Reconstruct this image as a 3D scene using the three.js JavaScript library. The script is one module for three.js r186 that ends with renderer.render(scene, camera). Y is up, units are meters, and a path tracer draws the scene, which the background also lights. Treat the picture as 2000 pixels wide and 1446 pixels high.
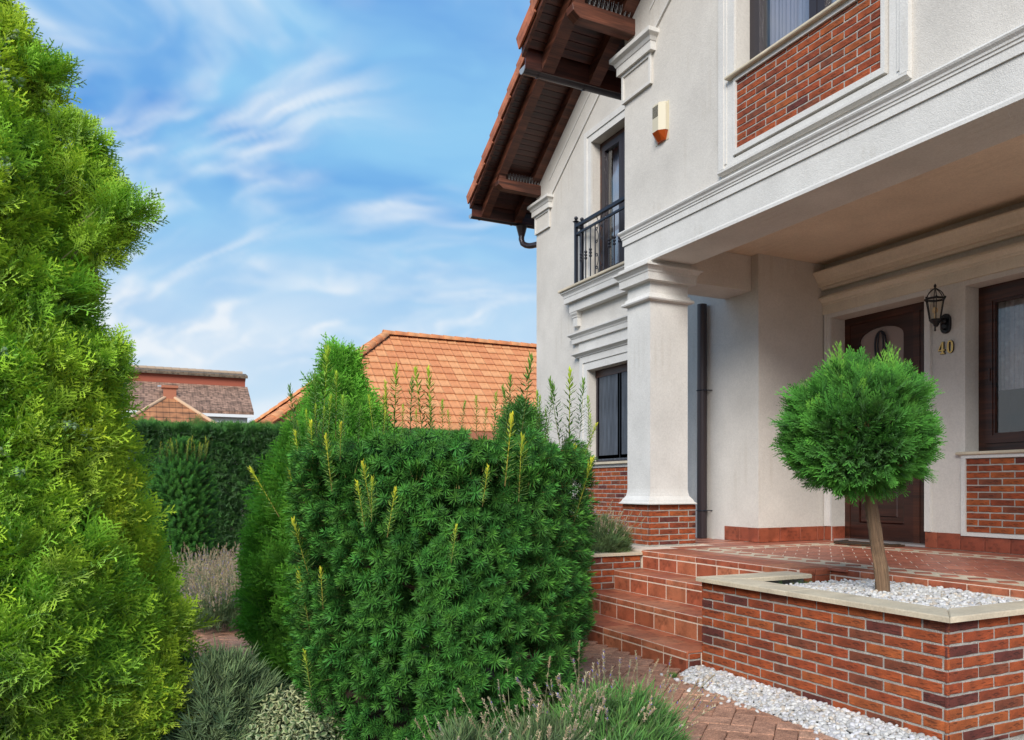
import * as THREE from 'three';
import { mergeGeometries, mergeVertices, toCreasedNormals } from 'three/addons/utils/BufferGeometryUtils.js';
import { FontLoader } from 'three/addons/loaders/FontLoader.js';
import { TextGeometry } from 'three/addons/geometries/TextGeometry.js';

// ---------------------------------------------------------------- camera, sky, sun, exposure
const scene = new THREE.Scene();
const HEADING = 28.533 * Math.PI / 180;           // the camera is level, turned from -z towards +x; the lens is shifted
const CAM_Y = 1.3;
const camera = new THREE.PerspectiveCamera(48.238, 2000 / 1446, 0.1, 400);
camera.position.set(0, CAM_Y, 0);
camera.lookAt(Math.sin(HEADING), CAM_Y, -Math.cos(HEADING));
camera.setViewOffset(2000, 1446, -130, -228, 2000, 1446);
camera.updateProjectionMatrix();

const renderer = new THREE.WebGLRenderer({ antialias: true });
renderer.setSize(1024, 740);
renderer.toneMapping = THREE.LinearToneMapping;
renderer.toneMappingExposure = 1.5;
renderer.shadowMap.enabled = true;

function mulberry(a) { return () => { a |= 0; a = a + 0x6D2B79F5 | 0; let t = Math.imul(a ^ a >>> 15, 1 | a); t = t + Math.imul(t ^ t >>> 7, 61 | t) ^ t; return ((t ^ t >>> 14) >>> 0) / 4294967296; }; }
const rnd = mulberry(20240611);
const rr = (a, b) => a + (b - a) * rnd();
const lerp = (a, b, t) => a + (b - a) * t;
const clamp = (x, a = 0, b = 1) => Math.min(b, Math.max(a, x));
const sstep = (a, b, x) => { const t = clamp((x - a) / (b - a)); return t * t * (3 - 2 * t); };
function hash3(x, y, z) { let h = Math.imul(x, 374761393) ^ Math.imul(y, 668265263) ^ Math.imul(z, 2147483647 - 1274126177); h = Math.imul(h ^ h >>> 13, 1274126177); return ((h ^ h >>> 16) >>> 0) / 4294967296; }
function vnoise(x, y, z = 0, px = 0, py = 0) {    // value noise; px, py: whole-number periods for textures that tile
  const X = Math.floor(x), Y = Math.floor(y), Z = Math.floor(z);
  let u = x - X, v = y - Y, w = z - Z; u = u * u * (3 - 2 * u); v = v * v * (3 - 2 * v); w = w * w * (3 - 2 * w);
  const wx = px ? n => ((n % px) + px) % px : n => n, wy = py ? n => ((n % py) + py) % py : n => n;
  const x0 = wx(X), x1 = wx(X + 1), y0 = wy(Y), y1 = wy(Y + 1);
  const a = lerp(lerp(hash3(x0, y0, Z), hash3(x1, y0, Z), u), lerp(hash3(x0, y1, Z), hash3(x1, y1, Z), u), v);
  if (w === 0) return a;
  const b = lerp(lerp(hash3(x0, y0, Z + 1), hash3(x1, y0, Z + 1), u), lerp(hash3(x0, y1, Z + 1), hash3(x1, y1, Z + 1), u), v);
  return lerp(a, b, w);
}
function fbm(x, y, z = 0, oct = 4, px = 0, py = 0) { let s = 0, a = .5, n = 0; for (let i = 0; i < oct; i++) { s += a * vnoise(x, y, z + i * 7.3 * (z !== 0), px, py); n += a; a *= .5; x *= 2; y *= 2; px *= 2; py *= 2; } return s / n; }

// the sky: blue above, paler towards the horizon, drawn over by thin wind-combed cirrus
{
  const W = 2048, H = 1024, data = new Float32Array(W * H * 4);
  const K = 1 / 1.4;
  const deep = [.045, .20, .66], mid = [.145, .43, .78], low = [.50, .71, .86], pale = [.26, .55, .83], white = [.80, .85, .90];
  for (let j = 0; j < H; j++) {
    const el = (j + .5) / H * Math.PI - Math.PI / 2, y = Math.sin(el), cy = Math.cos(el);
    for (let i = 0; i < W; i++) {
      const az = ((i + .5) / W - .5) * 2 * Math.PI, dx = Math.cos(az) * cy, dz = Math.sin(az) * cy;
      let c;
      if (y < 0) c = [.25, .25, .22];
      else {
        const t1 = sstep(.02, .26, y), t2 = sstep(.16, .56, y);
        c = [0, 1, 2].map(k => lerp(lerp(low[k], mid[k], t1), deep[k], t2));
        const q = 1 / (y + .22), px = dx * q, pz = dz * q;
        // a thin mottled veil, patches of combed wisps, small puffs, and a bank of haze low down
        const u = px * .55 + pz * .83, v = -px * .83 + pz * .55;
        const w1 = fbm(u * 1.3 + 3, v * 1.3 + 8, 0, 5), w2 = fbm(u * 1.3 + 31, v * 1.3 + 17, 0, 5);
        const uu = u + (w1 - .5) * .62, vv = v + (w2 - .5) * .62;
        const veil = fbm(uu * 1.5 + 52.4, vv * 1.9 + 2, 0, 6), mott = fbm(uu * 7 + 1, vv * 6 + 9, 0, 5);
        const soft = clamp(sstep(.37, .66, veil) * (.30 + .95 * mott)); c = c.map((x, k) => lerp(x, Math.max(x, pale[k]), soft));
        const wisp = fbm(uu * 2.2 + 29.3, vv * 8.5 + 62, 0, 7), fine = fbm(uu * 5 + 7, vv * 24 + 2, 0, 5), patch = fbm(u * 1.5 + 24.7, v * 1.5 + 12, 0, 4), puff = fbm(uu * 5.5 + 80, vv * 5.5 + 13, 0, 6);
        let a = sstep(.40, .82, wisp) * sstep(.22, .80, fine) * sstep(.26, .56, patch) * 1.0 + sstep(.48, .84, puff) * sstep(.30, .60, patch) * .75 * sstep(.25, .75, mott);
        a += (1 - sstep(.05, .36, y)) * .74 * (.25 + 1.25 * fbm(uu * 1.1 + 5, vv * 3.4 + 5, 0, 7));
        a = clamp(a, 0, .93);
        c = c.map((x, k) => lerp(x, white[k], a));
      }
      const o = (j * W + i) * 4; data[o] = c[0] * K; data[o + 1] = c[1] * K; data[o + 2] = c[2] * K; data[o + 3] = 1;
    }
  }
  const sky = new THREE.DataTexture(data, W, H, THREE.RGBAFormat, THREE.FloatType);
  sky.mapping = THREE.EquirectangularReflectionMapping; sky.magFilter = THREE.LinearFilter; sky.minFilter = THREE.LinearFilter; sky.wrapS = THREE.RepeatWrapping; sky.needsUpdate = true;
  scene.background = sky; scene.environment = sky;
}
// the sun, behind thin cloud, to the left of and behind the camera
const sun = new THREE.DirectionalLight(new THREE.Color().setRGB(1, .95, .88), 2.95);
sun.position.set(-5.8, 7.4, 2.2); sun.target.position.set(2, 0, -6);
sun.castShadow = true; sun.shadow.radius = 56; sun.shadow.mapSize.set(4096, 4096);
Object.assign(sun.shadow.camera, { left: -24, right: 24, top: 24, bottom: -24, near: .1, far: 90 });
scene.add(sun, sun.target);

// ---------------------------------------------------------------- helpers
const taken = {};
function numbered(n) { const k = taken[n] = (taken[n] ?? -1) + 1; return k ? `${n}_${String(k).padStart(3, '0')}` : n; }
function tag(o, label, category, group, kind) { if (label) o.userData.label = label; if (category) o.userData.category = category; if (group) o.userData.group = group; if (kind) o.userData.kind = kind; return o; }
function thing(name, label, category, group, p = [0, 0, 0]) { const o = new THREE.Group(); o.name = numbered(name); o.position.set(...p); scene.add(o); return tag(o, label, category, group); }
function part(parent, name, geo, mat, p, r) { const m = new THREE.Mesh(geo, mat); m.name = name; m.castShadow = m.receiveShadow = true; if (p) m.position.set(...p); if (r) m.rotation.set(...r); parent.add(m); return m; }
function sub(parent, name) { const g = new THREE.Group(); g.name = name; parent.add(g); return g; }
function top(name, geo, mat, kind) { const m = part(scene, numbered(name), geo, mat); if (kind) m.userData.kind = kind; return m; }

// uv in metres, laid on by the way each face points
function wuv(g, off = 0) {
  if (g.index) g = g.toNonIndexed();
  if (!g.attributes.normal) g.computeVertexNormals();
  const p = g.attributes.position, uv = new Float32Array(p.count * 2), A = new THREE.Vector3(), B = new THREE.Vector3(), C = new THREE.Vector3();
  for (let i = 0; i < p.count; i += 3) {
    A.fromBufferAttribute(p, i); B.fromBufferAttribute(p, i + 1); C.fromBufferAttribute(p, i + 2);
    const n = B.clone().sub(A).cross(C.clone().sub(A)), ax = Math.abs(n.x), ay = Math.abs(n.y), az = Math.abs(n.z);
    for (let k = 0; k < 3; k++) {
      const x = p.getX(i + k), y = p.getY(i + k), z = p.getZ(i + k);
      const [u, v] = ay >= ax && ay >= az ? [x, z] : ax >= az ? [z, y] : [x, y];
      uv[(i + k) * 2] = u + off * .377; uv[(i + k) * 2 + 1] = v + off * .613;
    }
  }
  g.setAttribute('uv', new THREE.BufferAttribute(uv, 2));
  return g;
}
const merge = list => mergeGeometries(list.map(g => { g = g.index ? g.toNonIndexed() : g; for (const k of Object.keys(g.attributes)) if (!['position', 'normal', 'uv'].includes(k)) g.deleteAttribute(k); if (!g.attributes.uv) g.setAttribute('uv', new THREE.BufferAttribute(new Float32Array(g.attributes.position.count * 2), 2)); return g; }));
const rawBox = (x0, x1, y0, y1, z0, z1) => new THREE.BoxGeometry(x1 - x0, y1 - y0, z1 - z0).translate((x0 + x1) / 2, (y0 + y1) / 2, (z0 + z1) / 2);
const box = (...a) => wuv(rawBox(...a));
const boxes = (...list) => wuv(merge(list.map(a => rawBox(...a))));
// a profile in (x, y) run along z, or in (z, y) run along x
const poly = pts => new THREE.Shape(pts.map(p => new THREE.Vector2(...p)));
const runZ = (pts, z0, z1) => wuv(new THREE.ExtrudeGeometry(poly(pts), { depth: z1 - z0, bevelEnabled: false, steps: 1 }).translate(0, 0, z0));
const runX = (pts, x0, x1) => wuv(new THREE.ExtrudeGeometry(poly(pts.map(([z, y]) => [-z, y])), { depth: x1 - x0, bevelEnabled: false, steps: 1 }).rotateY(Math.PI / 2).translate(x0, 0, 0));
// a wall across x with openings: outline and holes in (z, y), outer face at x0
function wallX(x0, th, outline, holes = []) {
  const s = poly(outline.map(([z, y]) => [-z, y]));
  for (const [z0, z1, y0, y1] of holes) s.holes.push(new THREE.Path([[-z0, y0], [-z0, y1], [-z1, y1], [-z1, y0]].map(p => new THREE.Vector2(...p))));
  return wuv(new THREE.ExtrudeGeometry(s, { depth: th, bevelEnabled: false }).rotateY(Math.PI / 2).translate(x0, 0, 0));
}
// a rectangular plan carried up through a moulding profile [[overhang, y], ...], mitred at the corners
function loft(x0, x1, z0, z1, prof) {
  const pos = [], ring = ([d, y]) => [[x0 - d, y, z1 + d], [x1 + d, y, z1 + d], [x1 + d, y, z0 - d], [x0 - d, y, z0 - d]];
  const quad = (a, b, c, d) => pos.push(...a, ...b, ...c, ...a, ...c, ...d);
  for (let i = 0; i + 1 < prof.length; i++) { const A = ring(prof[i]), B = ring(prof[i + 1]); for (let k = 0; k < 4; k++) quad(A[k], A[(k + 1) % 4], B[(k + 1) % 4], B[k]); }
  const L = ring(prof[0]), T = ring(prof.at(-1)); quad(L[3], L[2], L[1], L[0]); quad(...T);
  const g = new THREE.BufferGeometry(); g.setAttribute('position', new THREE.Float32BufferAttribute(pos, 3)); g.computeVertexNormals();
  return wuv(g);
}
const tube = (pts, r, seg = 24, rad = 8, closed = false) => new THREE.TubeGeometry(new THREE.CatmullRomCurve3(pts.map(p => new THREE.Vector3(...p)), closed, 'centripetal'), seg, r, rad, closed);
const rod = (a, b, r, rad = 8, r2 = r) => { const A = new THREE.Vector3(...a), B = new THREE.Vector3(...b), d = B.clone().sub(A); return new THREE.CylinderGeometry(r2, r, d.length(), rad).applyQuaternion(new THREE.Quaternion().setFromUnitVectors(new THREE.Vector3(0, 1, 0), d.clone().normalize())).translate((A.x + B.x) / 2, (A.y + B.y) / 2, (A.z + B.z) / 2); };
// a slab w x h x d, front towards +z with the front edges chamfered
function slab(w, h, d, c = .004, off = 0) {
  const pos = [], q = (a, b, e, f) => pos.push(...a, ...b, ...e, ...a, ...e, ...f);
  const r = (i, z) => [[-w / 2 + i, -h / 2 + i, z], [w / 2 - i, -h / 2 + i, z], [w / 2 - i, h / 2 - i, z], [-w / 2 + i, h / 2 - i, z]];
  const F = r(c, d / 2), M = r(0, d / 2 - c), B = r(0, -d / 2);
  q(...F); for (let k = 0; k < 4; k++) { const n = (k + 1) % 4; q(M[k], M[n], F[n], F[k]); q(B[k], B[n], M[n], M[k]); } q(B[3], B[2], B[1], B[0]);
  const g = new THREE.BufferGeometry(); g.setAttribute('position', new THREE.Float32BufferAttribute(pos, 3)); g.computeVertexNormals();
  return wuv(g, off);
}
const cache = {};
const cached = (key, make) => cache[key] ??= make();

// ---------------------------------------------------------------- textures and materials
function tex(size, fn, srgb, reps) {
  const d = new Uint8Array(size * size * 4);
  for (let j = 0; j < size; j++) for (let i = 0; i < size; i++) { const c = fn(i / size, j / size), o = (j * size + i) * 4, g = Array.isArray(c) ? c : [c, c, c]; for (let k = 0; k < 3; k++) d[o + k] = clamp(g[k]) * 255; d[o + 3] = 255; }
  const t = new THREE.DataTexture(d, size, size); t.wrapS = t.wrapT = THREE.RepeatWrapping; t.magFilter = THREE.LinearFilter; t.minFilter = THREE.LinearMipmapLinearFilter; t.generateMipmaps = true;
  if (srgb) t.colorSpace = THREE.SRGBColorSpace; if (reps) t.repeat.set(...reps); t.needsUpdate = true; return t;
}
const again = (t, a, b = a) => { const c = t.clone(); c.repeat.set(a, b); c.needsUpdate = true; return c; };
const M3 = (r, g, b, o = {}) => new THREE.MeshStandardMaterial({ color: new THREE.Color().setRGB(r, g, b), roughness: .85, ...o });
const P3 = (r, g, b, o = {}) => new THREE.MeshPhysicalMaterial({ color: new THREE.Color().setRGB(r, g, b), roughness: .85, ...o });

const tGrain = tex(512, (u, v) => .5 * vnoise(u * 256, v * 256, 0, 256, 256) + .5 * vnoise(u * 150, v * 150, 0, 150, 150), false);
const tMottle = tex(512, (u, v) => { const a = fbm(u * 5, v * 5, 0, 5, 5, 5), b = vnoise(u * 190, v * 190, 0, 190, 190); const st = sstep(.56, .82, fbm(u * 46, v * 3, 0, 4, 46, 3)) * sstep(.42, .62, fbm(u * 4 + 2.5, v * 4, 0, 3, 4, 4)); const k = .91 + .08 * (a - .5) * 1.4 + .05 * (b - .5) - .022 * st; return [k + .03, k + .022 - .004 * st, k + .012 - .010 * st]; }, true);
const tBrick = tex(512, (u, v) => {
  const a = fbm(u * 8, v * 14, 0, 4, 8, 14), f = vnoise(u * 170, v * 170, 0, 170, 170), cr = fbm(u * 10, v * 64, 0, 3, 10, 64), burn = fbm(u * 5 + .4, v * 7, 0, 3, 5, 7);
  let k = .84 + .34 * (a - .5) + .14 * (f - .5); if (cr > .69) k *= .72; const b = sstep(.60, .82, burn) * .8;
  const lime = (f > .985 ? .22 : 0) + .16 * sstep(.66, .84, fbm(u * 6 + 3, v * 9 + 5, 0, 4, 6, 9));
  return [lerp(k, k * .52, b) + lime, lerp(k * .98, k * .50, b) + lime, lerp(k * .94, k * .60, b) + lime];
}, true);
const tBrickB = tex(512, (u, v) => .5 * fbm(u * 24, v * 40, 0, 3, 24, 40) + .3 * vnoise(u * 150, v * 150, 0, 150, 150) + .2 * (fbm(u * 10, v * 64, 0, 3, 10, 64) > .66 ? 0 : 1), false);
const tMortar = tex(256, (u, v) => .5 * vnoise(u * 64, v * 64, 0, 64, 64) + .5 * fbm(u * 16, v * 16, 0, 3, 16, 16), false);
const tTile = tex(512, (u, v) => { const a = fbm(u * 7, v * 7, 0, 5, 7, 7), f = vnoise(u * 120, v * 120, 0, 120, 120), s = fbm(u * 18 + 3, v * 18, 0, 3, 18, 18); const k = .84 + .34 * (a - .5) + .07 * (f - .5) - .12 * sstep(.6, .8, s); return [k, k * .985, k * .97]; }, true);
const tWood = tex(512, (u, v) => { const w = fbm(u * 3, v * 40, 0, 4, 3, 40), f = fbm(u * 8, v * 160, 0, 2, 8, 160); const k = .62 + .5 * (w - .5) + .25 * (f - .5); return [k, k * .95, k * .9]; }, true);
const tStone = tex(512, (u, v) => { const a = fbm(u * 6, v * 9, 0, 5, 6, 9), f = vnoise(u * 140, v * 140, 0, 140, 140); const k = .86 + .2 * (a - .5) + .07 * (f - .5); return [k, k * .985, k * .95]; }, true);
const tPaver = tex(512, (u, v) => { const a = fbm(u * 9, v * 9, 0, 5, 9, 9), f = vnoise(u * 150, v * 150, 0, 150, 150), g = vnoise(u * 70, v * 70, 0, 70, 70); const k = .72 + .34 * (a - .5) + .28 * (f - .5) + .12 * (g - .5); return [k, k * .97, k * .94]; }, true);
const tSoil = tex(512, (u, v) => { const a = fbm(u * 10, v * 10, 0, 5, 10, 10), f = vnoise(u * 110, v * 110, 0, 110, 110); const k = .55 + .6 * (a - .5) + .35 * (f - .5); return [k, k * .93, k * .84]; }, true);

const mWall = M3(.69, .66, .61, { map: again(tMottle, .45), bumpMap: again(tGrain, 1.3), bumpScale: .002, roughness: .95 });
const mStucco = M3(.72, .71, .68, { map: again(tMottle, .5), bumpMap: again(tGrain, 1.3), bumpScale: .0025, roughness: .95 });
const mBounceTintTrim = M3(.82, .75, .62, { map: again(tMottle, .6), bumpMap: again(tGrain, 1.1), bumpScale: .0015, roughness: .8 });  // white porch trim, with warm bounce light put into its colour as cream
const mTrim = M3(.73, .72, .69, { map: again(tMottle, .6), bumpMap: again(tGrain, 1.1), bumpScale: .0015, roughness: .8 });
const mBounceTintCeil = M3(.90, .75, .59, { map: again(tMottle, .4), bumpMap: again(tGrain, 1.8), bumpScale: .004, roughness: .95 });  // warm bounce from the tiled floor is mixed into the ceiling colour
const mMortar = M3(.56, .55, .53, { bumpMap: again(tMortar, 5), bumpScale: .006, map: again(tStone, 2.2), roughness: .98 });
const mBricks = [[.45, .098, .027], [.40, .080, .025], [.47, .120, .032], [.32, .066, .024], [.26, .072, .034], [.17, .040, .030], [.42, .090, .027]].map(c => M3(...c, { map: again(tBrick, 2.1, 2.1), bumpMap: again(tBrickB, 2.1, 2.1), bumpScale: .004, roughness: .9 }));
const mTiles = [[.62, .20, .098], [.54, .155, .076], [.67, .245, .125], [.59, .185, .09], [.49, .135, .068]].map(c => M3(...c, { map: again(tTile, 1.3), roughness: .5, bumpMap: again(tMortar, 2), bumpScale: .0008 }));
const mFloorTiles = [[.56, .19, .12], [.52, .17, .105], [.60, .215, .13], [.54, .18, .11]].map(c => M3(...c, { map: again(tTile, 1.1), roughness: .42, bumpMap: again(tMortar, 2), bumpScale: .0006 }));
const mSkirt = [[.40, .10, .052], [.36, .088, .046], [.43, .115, .058]].map(c => M3(...c, { map: again(tTile, 1.5), roughness: .4 }));
const mGrout = M3(.74, .62, .50, { bumpMap: again(tMortar, 5), bumpScale: .002, roughness: .95 });
const mCreamTile = M3(.80, .70, .55, { map: again(tStone, 1.5), roughness: .5 });
const mCoping = M3(.80, .71, .56, { map: again(tStone, .9), bumpMap: again(tMortar, 2), bumpScale: .001, roughness: .6 });
const mSoffit = [[.22, .070, .042], [.165, .050, .034], [.27, .088, .049], [.19, .060, .038]].map(c => M3(...c, { map: again(tWood, .7, .5), roughness: .38, bumpMap: again(tWood, .7, .5), bumpScale: .001 }));
const mBeam = M3(.29, .105, .062, { map: again(tWood, .8, .7), roughness: .5, bumpMap: again(tWood, .8, .7), bumpScale: .0015 });
const mDoor = M3(.085, .026, .018, { map: again(tWood, .6, .6), roughness: .38 });
const mFrame = M3(.13, .040, .020, { map: again(tWood, .6, .6), roughness: .4 });
const mDarkFrame = M3(.028, .022, .026, { roughness: .45 });
const mIron = M3(.018, .020, .030, { roughness: .38, metalness: .3 });
const mPipe = M3(.045, .032, .034, { roughness: .32, metalness: .2 });
const mGlass = P3(1, 1, 1, { transmission: 1, thickness: 0, roughness: .02, ior: 1.52 });
const mRoof = [[.60, .185, .085], [.52, .150, .070], [.64, .215, .10]].map(c => M3(...c, { map: again(tTile, .9), roughness: .8, bumpMap: again(tMortar, 3), bumpScale: .002 }));
const mBrickDark = mBricks;
// ---------------------------------------------------------------- the setting: ground, path, pebbles
const F = .692;                                    // height of the porch floor
const W1 = 5.998, W2 = 4.61, DW = 6.972;           // outer faces: gabled wall, upper storey over the porch, door wall
const ZC = -6.945;                                 // where the gabled wall turns in to the porch
{
  const g = new THREE.PlaneGeometry(360, 360, 1, 1).rotateX(-Math.PI / 2).translate(0, -.03, -60);
  top('ground', wuv(g), M3(.27, .21, .155, { map: again(tSoil, .9), bumpMap: again(tSoil, .9), bumpScale: .02, roughness: 1 }), 'structure');
}
{ // unseen paving added behind and right of the camera, bounces light to the porch
  top('added_forecourt', wuv(new THREE.PlaneGeometry(13, 13).rotateX(-Math.PI / 2).translate(3.5, .002, 4.3)), M3(.70, .42, .28, { map: again(tPaver, .8), bumpMap: again(tPaver, .8), bumpScale: .004, roughness: .95 }), 'structure');
}
// clipping of a flat polygon [[x, z], ...] to the side of a line where f >= 0
function clip(P, f) { const out = []; for (let i = 0; i < P.length; i++) { const a = P[i], b = P[(i + 1) % P.length], fa = f(a), fb = f(b); if (fa >= 0) out.push(a); if (fa * fb < 0) { const t = fa / (fa - fb); out.push([lerp(a[0], b[0], t), lerp(a[1], b[1], t)]); } } return out; }
const inset = (P, d) => { const c = P.reduce((s, p) => [s[0] + p[0] / P.length, s[1] + p[1] / P.length], [0, 0]); return P.map(([x, z]) => { const l = Math.hypot(x - c[0], z - c[1]); return [x + (c[0] - x) * d / l, z + (c[1] - z) * d / l]; }); };
// a flat stone with a worn edge: bottom outline, top outline set in
function stone(P, y0, y1, c, off) {
  const pos = [], n = P.length; let a = 0; for (let i = 0; i < n; i++) { const [x, z] = P[i], [X, Z] = P[(i + 1) % n]; a += x * Z - X * z; } if (a > 0) P = [...P].reverse();
  const T = inset(P, c), q = (A, B, C) => pos.push(...A, ...B, ...C);
  for (let i = 0; i < n; i++) { const k = (i + 1) % n, b0 = [P[i][0], y0, P[i][1]], b1 = [P[k][0], y0, P[k][1]], m0 = [P[i][0], y1 - c * .6, P[i][1]], m1 = [P[k][0], y1 - c * .6, P[k][1]], t0 = [T[i][0], y1, T[i][1]], t1 = [T[k][0], y1, T[k][1]]; q(b0, b1, m1); q(b0, m1, m0); q(m0, m1, t1); q(m0, t1, t0); if (i > 1) q([T[0][0], y1, T[0][1]], [T[i - 1][0], y1, T[i - 1][1]], t0); }
  const g = new THREE.BufferGeometry(); g.setAttribute('position', new THREE.Float32BufferAttribute(pos, 3)); g.computeVertexNormals(); return wuv(g, off);
}
{
  const edge = z => 3.165 + (-.040) * (z + 3.8);   // where the paving meets the pebble strip
  const bed = top('garden_path', wuv(new THREE.ShapeGeometry(poly([[-.6, 2.2], [3.22, 2.2], [3.14, 3.0], [3.20, 4.5], [3.40, 4.62], [3.42, 9], [-.6, 9]].map(([x, z]) => [x, z]))).rotateX(-Math.PI / 2).translate(0, .004, 0)), M3(.15, .10, .07, { map: again(tSoil, 1.4), bumpMap: again(tSoil, 1.4), bumpScale: .01, roughness: 1 }), 'structure');
  const mats = [[.85, .48, .33], [.79, .43, .29], [.88, .52, .36], [.82, .455, .31], [.74, .395, .26]].map(c => M3(...c, { map: again(tPaver, 1.6), bumpMap: again(tPaver, 1.6), bumpScale: .004, roughness: .93 }));
  const L = .235, S = .1175, list = [];
  // herringbone, laid at 45 degrees to the house
  for (let a = -60; a < 60; a++) for (let b = -60; b < 60; b++) for (const turn of [0, 1]) {
    const k = ((a - b) % 4 + 4) % 4; if (k !== (turn ? 2 : 0)) continue;
    let P = turn ? [[a, b - 1], [a + 1, b - 1], [a + 1, b + 1], [a, b + 1]] : [[a, b], [a + 2, b], [a + 2, b + 1], [a, b + 1]];
    P = P.map(([u, v]) => { u = (u * S + .0); v = v * S; return [(u - v) * Math.SQRT1_2 + 2.4, (u + v) * Math.SQRT1_2 - 4.4]; });
    const cx = (P[0][0] + P[2][0]) / 2, cz = (P[0][1] + P[2][1]) / 2;
    P = inset(P, .0030);
    P = clip(P, p => edge(Math.max(p[1], -4.55)) + (p[1] < -4.6 ? .2 : 0) - p[0]);
    if (P.length < 3) continue;
    const near = cz > -6.9 && cz < -2.6 && cx > 1.3 && cx < 3.4, patch = cz > -8.3 && cz < -6.3 && cx > .1 && cx < 1.25;
    if (!near && !patch) continue;
    const fw = cx * Math.sin(HEADING) - cz * Math.cos(HEADING), px = 1130 + 1615 * (cx * Math.cos(HEADING) + cz * Math.sin(HEADING)) / fw, py = 951 + 1615 * 1.3 / fw;
    if (near && (px < 1010 || py > 1500)) continue;
    if (patch && (px < 370 || px > 560)) continue;
    list.push([P, fw]);
  }
  list.sort((p, q) => p[1] - q[1]);
  const rest = [];
  list.forEach(([P], i) => { const g = stone(P, -.02, .030 + rr(-.0035, .0035), .007, i % 17); if (i < 290) part(bed, 'paver', g, mats[Math.floor(rnd() * mats.length)]); else rest.push(g); });
  if (rest.length) part(bed, 'far_pavers', merge(rest), mats[0]).userData.kind = 'stuff';
}
// white pebbles: a few shapes, strewn several deep
const pebbleGeos = [0, 1, 2, 3, 4].map(k => {
  const g = mergeVertices(new THREE.IcosahedronGeometry(1, 1).deleteAttribute('normal').deleteAttribute('uv')), p = g.attributes.position;
  for (let i = 0; i < p.count; i++) { const s = .72 + .5 * vnoise(p.getX(i) * 1.3 + k * 9 + 20, p.getY(i) * 1.3 + 20, p.getZ(i) * 1.3 + 20.5); p.setXYZ(i, p.getX(i) * s * 1.15, p.getY(i) * s * .62, p.getZ(i) * s * .85); }
  g.computeVertexNormals(); return k > 2 ? toCreasedNormals(g, .5) : g;
});
const mPebble = M3(.56, .555, .545, { roughness: .75 });
function pebbles(name, label, n, place) {
  const o = thing(name, label, 'pebbles'); o.userData.kind = 'stuff';
  const Q = new THREE.Quaternion(), E = new THREE.Euler(), m = new THREE.Matrix4();
  pebbleGeos.forEach((g, k) => {
    const c = Math.floor(n / 5), im = new THREE.InstancedMesh(g, mPebble, c); im.name = 'pebble_layer'; im.userData.kind = 'stuff'; im.castShadow = im.receiveShadow = true;
    for (let i = 0; i < c; i++) {
      const [x, y, z] = place(), s = rr(.010, .0185) * (rnd() < .1 ? 1.25 : 1);
      Q.setFromEuler(E.set(rr(-.5, .5), rr(0, 6.28), rr(-.5, .5))); m.compose(new THREE.Vector3(x, y + s * .25, z), Q, new THREE.Vector3(s, s, s)); im.setMatrixAt(i, m);
      const t = rr(.66, 1.15) * (rnd() < .06 ? .7 : 1), w = rnd(); im.setColorAt(i, new THREE.Color().setRGB(t, t * (w < .16 ? .88 : .99), t * (w < .16 ? .74 : w > .7 ? 1.02 : .96)));
    }
    o.add(im);
  });
}
pebbles('pebble_strip', 'strip of white pebbles along the foot of the brick planter', 5200, () => {
  const z = rr(-4.63, -1.7), t = rnd(), x0 = 3.165 - .04 * (z + 3.8) + .02 + (z < -4.5 ? (-4.5 - z) * .7 : 0), x = rnd() < .02 ? x0 - rnd() ** 2 * .16 : lerp(x0, 3.50, t);
  if (x < x0) return [x, .030, z]; return [x, .004 + .052 * Math.sin(clamp(t * 1.25 + .1, 0, 1) * 1.57) * rr(.5, 1), z];
});
// ---------------------------------------------------------------- bricks
const COURSE = .0615, BL = .243, JOINT = .0125;
function brickGeo(len, h, v) {
  return cached(`brick${Math.round(len * 500)}_${Math.round(h * 1000)}_${v}`, () => {
    const R = mulberry(v * 97 + Math.round(len * 1000)), N = len > .12 ? 5 : 3, d = .0055, j = () => (R() - .5) * .0042;
    const out = []; for (let i = 0; i <= N; i++) out.push([lerp(-len / 2, len / 2, i / N) + (i % N ? 0 : j() * .5), -h / 2 + j()]); for (let i = N; i >= 0; i--) out.push([lerp(-len / 2, len / 2, i / N) + (i % N ? 0 : j() * .5), h / 2 + j() * .6]);
    const c = .0025, F = out.map(([x, y]) => [x - Math.sign(x) * (Math.abs(x) > len / 2 - .02 ? c : 0), y - Math.sign(y) * c, d]), Mi = out.map(([x, y]) => [x, y, d - c]), B = out.map(([x, y]) => [x, y, -.006]);
    const pos = [], n = out.length, q = (a, b, e, f) => pos.push(...a, ...b, ...e, ...a, ...e, ...f);
    for (let i = 0; i < n; i++) { const k = (i + 1) % n; q(Mi[i], Mi[k], F[k], F[i]); q(B[i], B[k], Mi[k], Mi[i]); }
    for (let i = 0; i < N; i++) q(F[i], F[i + 1], F[n - 2 - i], F[n - 1 - i]);
    const g = new THREE.BufferGeometry(); g.setAttribute('position', new THREE.Float32BufferAttribute(pos, 3)); g.computeVertexNormals(); return wuv(g, v * 3.1 + len * 7);
  });
}
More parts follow.
